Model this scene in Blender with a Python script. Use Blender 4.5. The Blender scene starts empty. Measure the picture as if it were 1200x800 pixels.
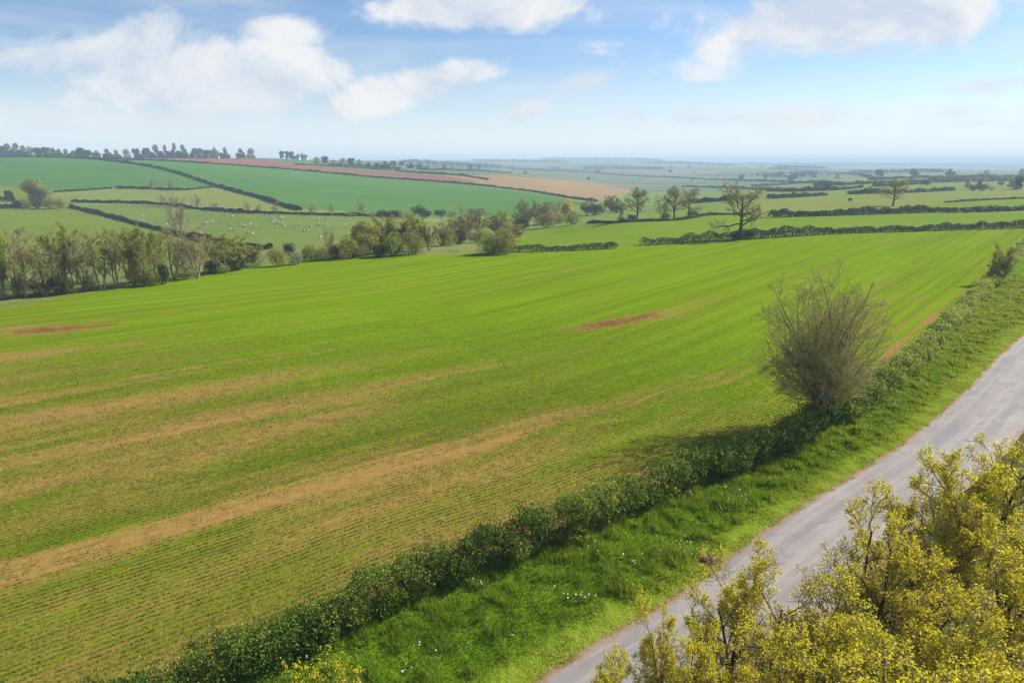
import bpy, math, random
import numpy as np
from mathutils import Vector

R = math.radians
scene = bpy.context.scene
COL = scene.collection
PI = math.pi

# ------------------------------------------------------------------ camera numbers
CAM_H = 20.0
FPX = 800.0
HY = 190.0
PITCH = math.atan((400 - HY) / FPX)
SUN_EL = R(35)
SUN_AZ = math.atan2(0.885, 0.466)          # clockwise from +Y


def slope(py):
    return math.tan(math.atan((400 - py) / FPX) - PITCH)


# ------------------------------------------------------------------ noise
def _hash(ix, iy, seed):
    n = (ix * 374761393 + iy * 668265263 + seed * 1442695041) & 0xFFFFFFFF
    n = ((n ^ (n >> 13)) * 1274126177) & 0xFFFFFFFF
    n = n ^ (n >> 16)
    return (n & 0xFFFFFF) / float(0xFFFFFF)


def vnoise(x, y, seed=0):
    x = np.asarray(x, float); y = np.asarray(y, float)
    ix = np.floor(x).astype(np.int64); iy = np.floor(y).astype(np.int64)
    fx = x - ix; fy = y - iy
    fx = fx * fx * (3 - 2 * fx); fy = fy * fy * (3 - 2 * fy)
    a = _hash(ix, iy, seed); b = _hash(ix + 1, iy, seed)
    c = _hash(ix, iy + 1, seed); d = _hash(ix + 1, iy + 1, seed)
    return (a * (1 - fx) + b * fx) * (1 - fy) + (c * (1 - fx) + d * fx) * fy


def fbm(x, y, seed=0, oct=4):
    s = 0; a = 0.5; t = 0
    for i in range(oct):
        s = s + a * vnoise(np.asarray(x) * 2 ** i + 17.3 * i, np.asarray(y) * 2 ** i - 9.1 * i, seed + i)
        t += a; a *= 0.5
    return s / t


def sstep(a, b, x):
    t = np.clip((np.asarray(x, float) - a) / (b - a), 0, 1)
    return t * t * (3 - 2 * t)


# ------------------------------------------------------------------ terrain heights
# columns of (forward distance, height) at a few bearings: a flat field, a shallow
# stream valley, the hillside on the left, a broad valley and far ridges
def colz(*pts):
    out = []
    for Y, py in pts:
        out.append((Y, CAM_H + Y * slope(py)))
    return out


FLAT = lambda Y: [(50, 0), (Y * 0.8, 0), (Y, 0)]
COLS = [
    (-350, FLAT(100) + [(150, -2), (260, -6), (400, 0), (700, 24)] + colz((1000, 184), (2000, 185), (4000, 187), (8000, 188.5))),
    (0, FLAT(100) + [(130, -1.2)] + colz((195, 300), (290, 265), (400, 240), (480, 222), (760, 184.5), (900, 184.8), (2000, 187), (4000, 188), (8000, 189))),
    (150, FLAT(112) + [(140, -1.5)] + colz((195, 300), (300, 262), (400, 238), (500, 219), (790, 187.5), (950, 185.5), (2000, 187), (4000, 188), (8000, 189))),
    (300, FLAT(132) + [(150, -1.0)] + colz((200, 290), (330, 253), (405, 237), (600, 214), (800, 197), (1100, 186), (1300, 185.8), (2500, 187), (4000, 188), (8000, 189))),
    (450, FLAT(150) + [(172, -1.0)] + colz((240, 278), (340, 255), (400, 249), (600, 225), (780, 210), (1050, 196.5), (1500, 193), (2500, 189), (4000, 188.5), (8000, 189.5))),
    (600, FLAT(156) + [(185, -1.0)] + colz((260, 275), (420, 250), (560, 234), (720, 221), (950, 207), (1600, 202), (2400, 197), (3800, 190), (6000, 187.6), (9000, 190))),
    (750, FLAT(166) + [(247, 0)] + colz((330, 252), (500, 240), (800, 229), (1300, 216), (2000, 204), (3000, 196), (4200, 190.3), (6000, 186.9), (9000, 190.5))),
    (900, FLAT(191) + [(280, 0), (400, 0)] + colz((600, 226), (1100, 215), (1800, 204), (2800, 196.3), (3600, 196), (5000, 193), (8000, 192), (12000, 192))),
    (1050, FLAT(208) + [(330, 0), (500, 0), (850, 0)] + colz((1200, 204.5), (1800, 202.5), (2800, 199.5), (3600, 198.5), (5000, 193.8), (7000, 193.2), (9000, 191.6), (12000, 192.6))),
    (1200, FLAT(222) + [(412, 0), (550, 0), (930, 0)] + colz((1300, 203.5), (1800, 201.5), (2800, 199), (3600, 199), (5200, 194.6), (7000, 194), (9000, 192.2), (12000, 193))),
    (1500, FLAT(240) + [(412, 0), (550, 0), (930, 0)] + colz((1300, 203), (1800, 201), (2800, 198), (4500, 196), (7000, 194), (12000, 193))),
]
_a = np.array([(c[0] - 600) / FPX * math.cos(PITCH) for c in COLS])
_lg = np.linspace(math.log(40), math.log(14000), 420)


def pchip(xk, yk, x):
    xk = np.array(xk); yk = np.array(yk)
    h = np.diff(xk); d = np.diff(yk) / h
    m = np.zeros(len(xk))
    for i in range(1, len(xk) - 1):
        if d[i - 1] * d[i] > 0:
            w1 = 2 * h[i] + h[i - 1]; w2 = h[i] + 2 * h[i - 1]
            m[i] = (w1 + w2) / (w1 / d[i - 1] + w2 / d[i])
    m[0] = d[0]; m[-1] = 0
    x = np.clip(x, xk[0], xk[-1])
    i = np.clip(np.searchsorted(xk, x) - 1, 0, len(h) - 1)
    t = (x - xk[i]) / h[i]
    return ((2 * t ** 3 - 3 * t ** 2 + 1) * yk[i] + (t ** 3 - 2 * t ** 2 + t) * h[i] * m[i]
            + (-2 * t ** 3 + 3 * t ** 2) * yk[i + 1] + (t ** 3 - t ** 2) * h[i] * m[i + 1])


_tab0 = np.array([pchip([math.log(p[0]) for p in c[1]], [p[1] for p in c[1]], _lg) for c in COLS])
_ag = np.linspace(_a[0], _a[-1], 260)
_tab = np.array([pchip(_a, _tab0[:, j], _ag) for j in range(len(_lg))]).T     # [a, lg]
for _ in range(10):                                                            # soften across bearings
    p = np.pad(_tab, ((1, 1), (0, 0)), mode='edge')
    _tab = 0.25 * p[:-2] + 0.5 * p[1:-1] + 0.25 * p[2:]


def zt(x, y):
    x = np.asarray(x, float); y = np.asarray(y, float)
    Y = np.maximum(y, 1.0)
    fa = np.clip((x / Y - _ag[0]) / (_ag[1] - _ag[0]), 0, len(_ag) - 1.001)
    fl = np.clip((np.log(Y) - _lg[0]) / (_lg[1] - _lg[0]), 0, len(_lg) - 1.001)
    i = fa.astype(int); j = fl.astype(int); u = fa - i; v = fl - j
    z = (_tab[i, j] * (1 - u) + _tab[i + 1, j] * u) * (1 - v) + (_tab[i, j + 1] * (1 - u) + _tab[i + 1, j + 1] * u) * v
    amp = sstep(150, 500, Y)
    z = z + amp * (fbm(x / 140.0, y / 140.0, 5, 3) - 0.5) * np.clip(Y / 500, 0, 3)
    z = z + sstep(2500, 6000, Y) * (fbm(x / 900.0, y / 2500.0, 8, 4) - 0.5) * 26 * sstep(-0.6, 0.35, -(x / Y - 0.35))
    return z


def ray(px, py):
    x = (px - 600) / FPX; y = (400 - py) / FPX
    return np.array([x, math.cos(PITCH) + y * math.sin(PITCH), -math.sin(PITCH) + y * math.cos(PITCH)])


_T = np.exp(np.linspace(math.log(12), math.log(14000), 2600))


def at(px, py):
    """the point of the terrain seen along a bearing and dip from the drone"""
    d = ray(px, py)
    P = _T[:, None] * d[None, :]
    h = P[:, 2] + CAM_H - zt(P[:, 0], P[:, 1])
    k = np.argmax(h < 0)
    if h.min() >= 0:
        k = int(np.argmin(h / _T))
        return Vector((P[k, 0], P[k, 1], float(zt(P[k, 0], P[k, 1]))))
    t = _T[k - 1] + (_T[k] - _T[k - 1]) * h[k - 1] / (h[k - 1] - h[k])
    x, y = d[0] * t, d[1] * t
    return Vector((x, y, float(zt(x, y))))


def along(px, Y):
    """a point of the ground at a bearing and a forward distance"""
    x = (px - 600) / FPX * math.cos(PITCH) * Y
    return Vector((x, Y, float(zt(x, Y))))


def px_size(P):
    return (P[1] * math.cos(PITCH) - (P[2] - CAM_H) * math.sin(PITCH)) / FPX


def spline(pts, step):
    pts = np.array(pts, float)
    out = []
    n = len(pts)
    for i in range(n - 1):
        p0 = pts[max(i - 1, 0)]; p1 = pts[i]; p2 = pts[i + 1]; p3 = pts[min(i + 2, n - 1)]
        k = max(1, int(np.linalg.norm(p2 - p1) / step))
        for t in np.arange(k) / k:
            out.append(0.5 * ((2 * p1) + (p2 - p0) * t + (2 * p0 - 5 * p1 + 4 * p2 - p3) * t * t + (3 * p1 - p0 - 3 * p2 + p3) * t ** 3))
    out.append(pts[-1])
    return np.array(out)


# ------------------------------------------------------------------ object helpers
def link(o, parent=None):
    COL.objects.link(o)
    if parent is not None:
        o.parent = parent
    return o


def tag(o, label=None, cat=None, group=None, kind=None):
    if label: o['label'] = label
    if cat: o['category'] = cat
    if group: o['group'] = group
    if kind: o['kind'] = kind
    return o


def mk(name, V, faces, mats, parent=None, midx=None, attrs=None, smooth=False, uv=None):
    """faces: list of integer arrays [n,3] or [n,4]; midx: one array per entry"""
    V = np.asarray(V, np.float32)
    me = bpy.data.meshes.new(name)
    me.vertices.add(len(V)); me.vertices.foreach_set('co', V.ravel())
    faces = [np.asarray(f, np.int32) for f in faces if len(f)]
    loops = np.concatenate([f.ravel() for f in faces])
    sizes = np.concatenate([np.full(len(f), f.shape[1], np.int32) for f in faces])
    me.loops.add(len(loops)); me.loops.foreach_set('vertex_index', loops)
    me.polygons.add(len(sizes))
    starts = np.concatenate([[0], np.cumsum(sizes)[:-1]]).astype(np.int32)
    me.polygons.foreach_set('loop_start', starts)
    if midx is not None:
        me.polygons.foreach_set('material_index', np.concatenate([np.asarray(m, np.int32) for m in midx]))
    if smooth:
        me.polygons.foreach_set('use_smooth', np.ones(len(sizes), bool))
    if attrs:
        for k, a in attrs.items():
            at_ = me.attributes.new(k, 'FLOAT', 'POINT')
            at_.data.foreach_set('value', np.asarray(a, np.float32))
    if uv is not None:
        l = me.uv_layers.new(name='UVMap')
        l.data.foreach_set('uv', np.asarray(uv, np.float32)[loops].ravel())
    me.update(calc_edges=True)
    for m in (mats if isinstance(mats, (list, tuple)) else [mats]):
        me.materials.append(m)
    return link(bpy.data.objects.new(name, me), parent)


def thing(name, label, cat, loc, rz=0.0, group=None, s=1.0):
    o = bpy.data.objects.new(name, None)
    o.empty_display_size = 0.3
    link(o)
    o.location = loc; o.rotation_euler = (0, 0, rz)
    o.scale = (s, s, s) if not isinstance(s, (tuple, list)) else s
    return tag(o, label, cat, group)


def dup(root, loc, rz, s, label, group=None, name=None):
    o = root.copy(); COL.objects.link(o)
    if name: o.name = name
    o.location = loc; o.rotation_euler = (0, 0, rz)
    o.scale = (s, s, s) if not isinstance(s, (tuple, list)) else s
    o['label'] = label
    if group: o['group'] = group
    elif 'group' in o: del o['group']
    for c in root.children:
        d = c.copy(); COL.objects.link(d); d.parent = o
        for g in c.children:
            e = g.copy(); COL.objects.link(e); e.parent = d
    return o


# ------------------------------------------------------------------ node helpers
class NT:
    def __init__(self, tree):
        self.t = tree; self.n = tree.nodes; self.l = tree.links

    def put(self, s, v):
        if v is None: return
        if isinstance(v, bpy.types.NodeSocket): self.l.new(v, s)
        else:
            if hasattr(s.default_value, '__len__') and isinstance(v, (tuple, list)) and len(v) == 3 and len(s.default_value) == 4:
                v = (*v, 1)
            s.default_value = v

    def node(self, typ, **kw):
        n = self.n.new(typ)
        for k, v in kw.items(): setattr(n, k, v)
        return n

    def m(self, op, a, b=None, c=None, clamp=False):
        n = self.node('ShaderNodeMath', operation=op, use_clamp=clamp)
        for i, v in enumerate((a, b, c)): self.put(n.inputs[i], v)
        return n.outputs[0]

    def vm(self, op, a, b=None):
        n = self.node('ShaderNodeVectorMath', operation=op)
        self.put(n.inputs[0], a); self.put(n.inputs[1], b)
        return n.outputs[0]

    def xyz(self, v):
        n = self.node('ShaderNodeSeparateXYZ'); self.put(n.inputs[0], v); return n.outputs

    def cxyz(self, x, y, z=0.0):
        n = self.node('ShaderNodeCombineXYZ')
        for i, v in enumerate((x, y, z)): self.put(n.inputs[i], v)
        return n.outputs[0]

    def noise(self, vec, scale, detail=3, rough=0.55, dist=0.0, dim='3D'):
        n = self.node('ShaderNodeTexNoise', noise_dimensions=dim)
        self.put(n.inputs['Vector'], vec)
        self.put(n.inputs['Scale'], scale); self.put(n.inputs['Detail'], float(detail))
        self.put(n.inputs['Roughness'], rough); self.put(n.inputs['Distortion'], dist)
        return n.outputs[0]

    def ramp(self, f, a, b, lo=0.0, hi=1.0):
        n = self.node('ShaderNodeMapRange', interpolation_type='SMOOTHSTEP')
        self.put(n.inputs[0], f); self.put(n.inputs[1], a); self.put(n.inputs[2], b)
        self.put(n.inputs[3], lo); self.put(n.inputs[4], hi)
        return n.outputs[0]

    def mix(self, f, a, b, blend='MIX'):
        n = self.node('ShaderNodeMix', data_type='RGBA', blend_type=blend)
        self.put(n.inputs[0], f); self.put(n.inputs[6], a); self.put(n.inputs[7], b)
        return n.outputs[2]

    def attr(self, name):
        return self.node('ShaderNodeAttribute', attribute_name=name).outputs['Fac']

    def uv(self):
        return self.node('ShaderNodeUVMap', uv_map='UVMap').outputs[0]

    def pos(self):
        return self.node('ShaderNodeNewGeometry').outputs['Position']

    def obj(self):
        return self.node('ShaderNodeTexCoord').outputs['Object']

    def rand(self):
        return self.node('ShaderNodeObjectInfo').outputs['Random']


def mat(name):
    m = bpy.data.materials.new(name); m.use_nodes = True
    m.node_tree.nodes.clear()
    t = NT(m.node_tree)
    out = t.node('ShaderNodeOutputMaterial')
    return m, t, out


def finish(t, out, col, rough=0.9, bump=None, bstr=0.5, bdist=0.1, spec=0.2, transl=0.0, tcol=None):
    b = t.node('ShaderNodeBsdfPrincipled')
    t.put(b.inputs['Base Color'], col); t.put(b.inputs['Roughness'], rough)
    t.put(b.inputs['Specular IOR Level'], spec)
    if bump is not None:
        n = t.node('ShaderNodeBump'); t.put(n.inputs['Height'], bump)
        n.inputs['Strength'].default_value = bstr; n.inputs['Distance'].default_value = bdist
        t.l.new(n.outputs[0], b.inputs['Normal'])
    sh = b.outputs[0]
    if transl > 0:
        tr = t.node('ShaderNodeBsdfTranslucent'); t.put(tr.inputs[0], tcol if tcol is not None else col)
        mx = t.node('ShaderNodeMixShader'); mx.inputs[0].default_value = transl
        t.l.new(sh, mx.inputs[1]); t.l.new(tr.outputs[0], mx.inputs[2]); sh = mx.outputs[0]
    t.l.new(sh, out.inputs[0])


def leaf_mat(name, dark, mid, light, transl=0.3, objvar=0.25):
    m, t, out = mat(name)
    f = t.attr('tint')
    c = t.mix(t.ramp(f, 0.0, 0.55), dark, mid)
    c = t.mix(t.ramp(f, 0.5, 1.0), c, light)
    if objvar:
        r = t.rand()
        hsv = t.node('ShaderNodeHueSaturation')
        t.put(hsv.inputs['Hue'], t.m('MULTIPLY_ADD', r, 0.05 * objvar / 0.25, 0.5 - 0.025 * objvar / 0.25))
        t.put(hsv.inputs['Value'], t.m('MULTIPLY_ADD', r, objvar, 1 - objvar / 2))
        t.put(hsv.inputs['Color'], c); c = hsv.outputs[0]
    finish(t, out, c, 0.6, spec=0.3, transl=transl)
    return m


def bark_mat(name, c1, c2, sc=4.0):
    m, t, out = mat(name)
    n = t.noise(t.obj(), sc, 4)
    finish(t, out, t.mix(t.ramp(n, 0.3, 0.7), c1, c2), 0.9, spec=0.1)
    return m


def grass_mat(name, a, b, c, s1=0.02, s2=0.25, stretch=None, bump=0.4):
    """grassland: two scales of drifting colour plus fine grain, in metres of the ground"""
    m, t, out = mat(name)
    p = t.pos()
    if stretch:
        mp = t.node('ShaderNodeMapping'); t.put(mp.inputs[0], p)
        mp.inputs['Rotation'].default_value = (0, 0, stretch[0]); mp.inputs['Scale'].default_value = (stretch[1], 1, 1)
        q = mp.outputs[0]
    else:
        q = p
    n1 = t.noise(q, s1, 4, 0.6); n2 = t.noise(q, s2, 4, 0.65); n3 = t.noise(p, 2.5, 3, 0.7)
    col = t.mix(t.ramp(n1, 0.35, 0.65), a, b)
    col = t.mix(t.m('MULTIPLY', t.ramp(n2, 0.40, 0.66), 0.7), col, c)
    col = t.mix(t.m('MULTIPLY', t.ramp(n3, 0.45, 0.8), 0.25), col, tuple(0.45 * v for v in a))
    h = t.m('ADD', n3, t.m('MULTIPLY', n2, 2.0))
    finish(t, out, col, 0.95, h, bump, 0.15, spec=0.0)
    return m


#MATERIALS
# ------------------------------------------------------------------ materials
M = {}
M['pasture'] = grass_mat('pasture_grass', (0.115, 0.19, 0.035), (0.15, 0.22, 0.045), (0.20, 0.23, 0.075))
M['near_pasture'] = grass_mat('bright_pasture_grass', (0.115, 0.20, 0.010), (0.14, 0.22, 0.014), (0.18, 0.22, 0.03), stretch=(R(40), 0.2))
M['meadow'] = grass_mat('meadow_grass', (0.11, 0.175, 0.012), (0.14, 0.19, 0.018), (0.17, 0.185, 0.035), s1=0.03)
M['sheep_meadow'] = grass_mat('grazed_grass', (0.105, 0.17, 0.03), (0.135, 0.19, 0.035), (0.17, 0.19, 0.055), s1=0.03)
M['pale_meadow'] = grass_mat('pale_grazed_grass', (0.15, 0.20, 0.035), (0.175, 0.21, 0.045), (0.20, 0.215, 0.065), s1=0.02)
M['wheat'] = grass_mat('young_wheat', (0.048, 0.145, 0.032), (0.075, 0.175, 0.034), (0.10, 0.185, 0.034), s1=0.012, s2=0.16, stretch=(R(-15), 0.06))
M['rough'] = grass_mat('rough_grass', (0.11, 0.17, 0.03), (0.16, 0.19, 0.05), (0.22, 0.20, 0.09), s1=0.08)
M['margin'] = grass_mat('margin_grass', (0.08, 0.17, 0.015), (0.12, 0.20, 0.02), (0.16, 0.20, 0.04), s1=0.1)
M['red_soil'] = grass_mat('red_ploughed_soil', (0.22, 0.088, 0.052), (0.255, 0.105, 0.062), (0.20, 0.10, 0.06), s1=0.012, s2=0.15, stretch=(R(-20), 0.07))
M['tan_soil'] = grass_mat('tan_ploughed_soil', (0.275, 0.178, 0.085), (0.305, 0.198, 0.095), (0.24, 0.175, 0.075), s1=0.012, s2=0.15, stretch=(R(-20), 0.07))
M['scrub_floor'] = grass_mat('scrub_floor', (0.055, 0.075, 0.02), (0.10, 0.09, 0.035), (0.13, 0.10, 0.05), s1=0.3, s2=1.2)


def verge_mat():
    m, t, out = mat('verge_grass')
    p = t.pos(); e = t.attr('edge')                  # metres from the road edge
    n1 = t.noise(p, 0.35, 4, 0.6); n2 = t.noise(p, 2.2, 4, 0.7); n3 = t.noise(p, 9.0, 3, 0.7)
    col = t.mix(t.ramp(n1, 0.35, 0.65), (0.085, 0.165, 0.006), (0.13, 0.22, 0.008))
    col = t.mix(t.m('MULTIPLY', t.ramp(n2, 0.5, 0.75), 0.5), col, (0.03, 0.085, 0.008))
    ew = t.m('ADD', e, t.m('MULTIPLY', t.m('SUBTRACT', n1, 0.5), 2.2))
    short = t.ramp(ew, 2.2, 0.7)
    col = t.mix(short, col, (0.185, 0.245, 0.022))
    d = t.m('ADD', e, t.m('MULTIPLY', t.m('SUBTRACT', n2, 0.5), 0.9))
    col = t.mix(t.ramp(d, 0.45, 0.05), col, (0.25, 0.17, 0.085))
    col = t.mix(t.m('MULTIPLY', t.ramp(n3, 0.5, 0.8), 0.35), col, (0.05, 0.09, 0.01))
    finish(t, out, col, 0.95, t.m('ADD', n3, t.m('MULTIPLY', n2, 3)), 0.6, 0.12, spec=0.0)
    return m


def crop_mat():
    """young crop in drilled rows over tan soil: 'cover' is how thickly it has come up, u runs across the rows in metres"""
    m, t, out = mat('young_crop')
    uv = t.xyz(t.uv()); u, v = uv[0], uv[1]
    p = t.pos()
    cov = t.attr('cover'); red = t.attr('red'); rich = t.attr('rich')
    wob = t.noise(t.cxyz(t.m('MULTIPLY', u, 0.3), t.m('MULTIPLY', v, 0.06)), 1.0, 2)
    ph = t.m('MULTIPLY', t.m('ADD', u, t.m('MULTIPLY', wob, 0.6)), 2 * PI / 0.36)
    row = t.m('MULTIPLY_ADD', t.m('SINE', ph), 0.5, 0.5)
    st = t.cxyz(t.m('MULTIPLY', u, 1.6), t.m('MULTIPLY', v, 0.10))
    n1 = t.noise(st, 1.0, 4, 0.65)                  # bouts, long and thin
    n2 = t.noise(p, 1.6, 4, 0.7)
    n3 = t.noise(p, 7.0, 3, 0.75)
    k = t.m('ADD', cov, t.m('MULTIPLY', t.m('SUBTRACT', row, 0.5), 0.20))
    k = t.m('ADD', k, t.m('MULTIPLY', t.m('SUBTRACT', n1, 0.5), 0.75))
    k = t.m('ADD', k, t.m('MULTIPLY', t.m('SUBTRACT', n2, 0.5), 0.5))
    k = t.m('ADD', k, t.m('MULTIPLY', t.m('SUBTRACT', n3, 0.5), 0.7))
    k = t.ramp(k, 0.22, 0.88)
    soil = t.mix(t.ramp(n2, 0.3, 0.7), (0.235, 0.145, 0.038), (0.315, 0.200, 0.060))
    soil = t.mix(red, soil, (0.13, 0.066, 0.018))
    soil = t.mix(t.m('MULTIPLY', t.ramp(n3, 0.5, 0.75), 0.4), soil, (0.13, 0.072, 0.02))
    g1 = t.mix(t.ramp(n2, 0.3, 0.75), (0.095, 0.150, 0.003), (0.128, 0.178, 0.004))
    g2 = t.mix(t.ramp(n1, 0.3, 0.7), (0.115, 0.208, 0.002), (0.148, 0.232, 0.003))
    green = t.mix(rich, g1, g2)
    bout = t.noise(t.cxyz(t.m('MULTIPLY', u, 0.55), t.m('MULTIPLY', v, 0.008)), 1.0, 5, 0.75)
    hv = t.node('ShaderNodeHueSaturation'); t.put(hv.inputs['Color'], green)
    t.put(hv.inputs['Value'], t.ramp(bout, 0.3, 0.7, 0.78, 1.16)); t.put(hv.inputs['Hue'], t.ramp(n1, 0.3, 0.7, 0.488, 0.506)); green = hv.outputs[0]
    col = t.mix(k, soil, green)
    h = t.m('ADD', t.m('MULTIPLY', row, 0.40), t.m('ADD', t.m('MULTIPLY', n3, 0.8), n2))
    finish(t, out, col, 0.95, h, 0.55, 0.10, spec=0.0)
    return m


def road_mat():
    m, t, out = mat('worn_asphalt')
    uv = t.xyz(t.uv()); u, v = uv[0], uv[1]          # u 0..5.6 m across, v along
    p = t.pos()
    n1 = t.noise(p, 0.5, 4, 0.6); n2 = t.noise(p, 14.0, 3, 0.7); n3 = t.noise(p, 3.0, 4, 0.7)
    ls = t.noise(t.cxyz(t.m('MULTIPLY', u, 2.2), t.m('MULTIPLY', v, 0.05)), 1.0, 4, 0.6)
    col = t.mix(t.ramp(n1, 0.3, 0.7), (0.225, 0.20, 0.188), (0.29, 0.262, 0.245))
    col = t.mix(t.m('MULTIPLY', t.ramp(ls, 0.42, 0.68), 0.65), col, (0.35, 0.315, 0.285))
    pt = t.noise(t.cxyz(t.m('MULTIPLY', u, 0.7), t.m('MULTIPLY', v, 0.09)), 1.0, 2, 0.5)
    col = t.mix(t.m('MULTIPLY', t.ramp(pt, 0.56, 0.60), 0.45), col, (0.165, 0.155, 0.175))     # patched repairs
    col = t.mix(t.m('MULTIPLY', t.ramp(n2, 0.45, 0.8), 0.35), col, (0.13, 0.115, 0.115))
    for wc in (1.5, 3.7):                          # wheel tracks, polished a little darker
        g = t.ramp(t.m('ABSOLUTE', t.m('SUBTRACT', t.m('ADD', u, t.m('MULTIPLY', n1, 0.5)), wc + 0.25)), 0.55, 0.1)
        col = t.mix(t.m('MULTIPLY', g, 0.30), col, (0.165, 0.15, 0.15))
    chip = t.noise(p, 45.0, 2, 0.8)
    col = t.mix(t.m('MULTIPLY', t.ramp(chip, 0.55, 0.75), 0.5), col, (0.42, 0.40, 0.37))
    vor = t.node('ShaderNodeTexVoronoi', feature='DISTANCE_TO_EDGE')
    t.put(vor.inputs['Vector'], t.cxyz(t.m('ADD', t.m('MULTIPLY', u, 0.5), t.m('MULTIPLY', n3, 0.5)), t.m('ADD', t.m('MULTIPLY', v, 0.16), t.m('MULTIPLY', n1, 0.8))))
    vor.inputs['Scale'].default_value = 1.0
    crack = t.m('MULTIPLY', t.ramp(vor.outputs[0], 0.022, 0.006), t.ramp(n1, 0.45, 0.6))
    col = t.mix(t.m('MULTIPLY', crack, 0.35), col, (0.07, 0.065, 0.07))
    de = t.m('MINIMUM', u, t.m('SUBTRACT', 5.4, u))
    edge = t.ramp(t.m('ADD', de, t.m('MULTIPLY', t.m('SUBTRACT', n3, 0.5), 1.1)), 0.30, 0.0)
    col = t.mix(edge, col, t.mix(n2, (0.22, 0.145, 0.085), (0.30, 0.21, 0.135)))
    finish(t, out, col, 0.88, t.m('ADD', n2, t.m('MULTIPLY', n3, 0.5)), 0.35, 0.03, spec=0.25)
    return m


def far_mat():
    """the far patchwork of fields: every cell one crop"""
    m, t, out = mat('far_fields')
    p = t.pos(); s = t.xyz(p)
    wx = t.m('ADD', s[0], t.m('MULTIPLY', t.noise(p, 0.003, 2), 220.0))
    wy = t.m('ADD', s[1], t.m('MULTIPLY', t.noise(t.vm('ADD', p, (900, 0, 0)), 0.003, 2), 220.0))
    vor = t.node('ShaderNodeTexVoronoi', distance='MANHATTAN')
    t.put(vor.inputs['Vector'], t.cxyz(t.m('MULTIPLY', wx, 1 / 330.0), t.m('MULTIPLY', wy, 1 / 300.0)))
    vor.inputs['Scale'].default_value = 1.0; vor.inputs['Randomness'].default_value = 0.8
    r = t.xyz(vor.outputs['Color'])[0]
    cr = t.node('ShaderNodeValToRGB'); cr.color_ramp.interpolation = 'CONSTANT'
    el = cr.color_ramp.elements
    stops = [(0, (0.055, 0.115, 0.035)), (0.2, (0.085, 0.13, 0.045)), (0.38, (0.115, 0.145, 0.06)), (0.52, (0.035, 0.095, 0.04)),
             (0.68, (0.095, 0.14, 0.04)), (0.82, (0.16, 0.16, 0.085)), (0.93, (0.19, 0.135, 0.09))]
    el[0].position = 0; el[0].color = (*stops[0][1], 1); el[1].position = stops[1][0]; el[1].color = (*stops[1][1], 1)
    for q, c in stops[2:]:
        e = el.new(q); e.color = (*c, 1)
    t.l.new(r, cr.inputs[0])
    n = t.noise(p, 0.05, 4, 0.6)
    col = t.mix(t.m('MULTIPLY', t.ramp(n, 0.4, 0.7), 0.3), cr.outputs[0], (0.10, 0.13, 0.05))
    finish(t, out, col, 0.95, spec=0.1)
    return m


M['verge'] = verge_mat(); M['crop'] = crop_mat(); M['road'] = road_mat(); M['far'] = far_mat()
M['bark_dark'] = bark_mat('dark_bark', (0.055, 0.042, 0.03), (0.11, 0.085, 0.06))
M['bark_grey'] = bark_mat('grey_bark', (0.12, 0.10, 0.075), (0.22, 0.19, 0.15))
M['bark_pale'] = bark_mat('pale_bark', (0.17, 0.14, 0.10), (0.30, 0.26, 0.20))
M['twig_grey'] = bark_mat('grey_twigs', (0.25, 0.205, 0.11), (0.40, 0.335, 0.19), 0.7)
M['twig_olive'] = bark_mat('olive_twigs', (0.34, 0.285, 0.10), (0.46, 0.41, 0.17), 0.7)
M['twig_brown'] = bark_mat('brown_twigs', (0.26, 0.19, 0.11), (0.38, 0.30, 0.18), 0.7)
M['leaf_yellow'] = leaf_mat('young_yellow_leaves', (0.38, 0.345, 0.010), (0.64, 0.56, 0.014), (0.78, 0.69, 0.03), 0.5, 0.06)
M['leaf_spring'] = leaf_mat('spring_leaves', (0.11, 0.16, 0.014), (0.23, 0.28, 0.022), (0.38, 0.40, 0.045), 0.42)
M['leaf_olive'] = leaf_mat('olive_buds', (0.20, 0.20, 0.035), (0.31, 0.30, 0.05), (0.42, 0.40, 0.08), 0.4)
M['leaf_bud'] = leaf_mat('brown_green_buds', (0.28, 0.25, 0.08), (0.37, 0.35, 0.11), (0.46, 0.44, 0.16), 0.45)
M['leaf_dark'] = leaf_mat('dark_evergreen_leaves', (0.012, 0.026, 0.010), (0.026, 0.052, 0.015), (0.05, 0.085, 0.022), 0.15)
M['leaf_hedge'] = leaf_mat('hawthorn_leaves', (0.036, 0.085, 0.005), (0.135, 0.235, 0.010), (0.38, 0.42, 0.05), 0.42, 0)
M['leaf_far_hedge'] = leaf_mat('field_hedge_leaves', (0.022, 0.040, 0.014), (0.045, 0.07, 0.02), (0.10, 0.105, 0.04), 0.2, 0.2)
M['leaf_blossom'] = leaf_mat('blossom', (0.10, 0.13, 0.04), (0.30, 0.32, 0.22), (0.62, 0.62, 0.52), 0.2, 0)
M['leaf_gold'] = leaf_mat('golden_buds', (0.19, 0.20, 0.03), (0.34, 0.32, 0.045), (0.48, 0.42, 0.06), 0.35, 0)
M['grass_blade'] = leaf_mat('grass_blades', (0.075, 0.14, 0.004), (0.165, 0.265, 0.006), (0.32, 0.36, 0.025), 0.5, 0)
M['crop_blade'] = leaf_mat('crop_blades', (0.135, 0.165, 0.005), (0.16, 0.22, 0.005), (0.18, 0.275, 0.005), 0.35, 0)


def flat_mat(name, c, rough=0.8):
    m, t, out = mat(name)
    n = t.noise(t.obj(), 2.0, 3)
    finish(t, out, t.mix(t.m('MULTIPLY', n, 0.5), c, tuple(0.75 * v for v in c)), rough)
    return m


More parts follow.
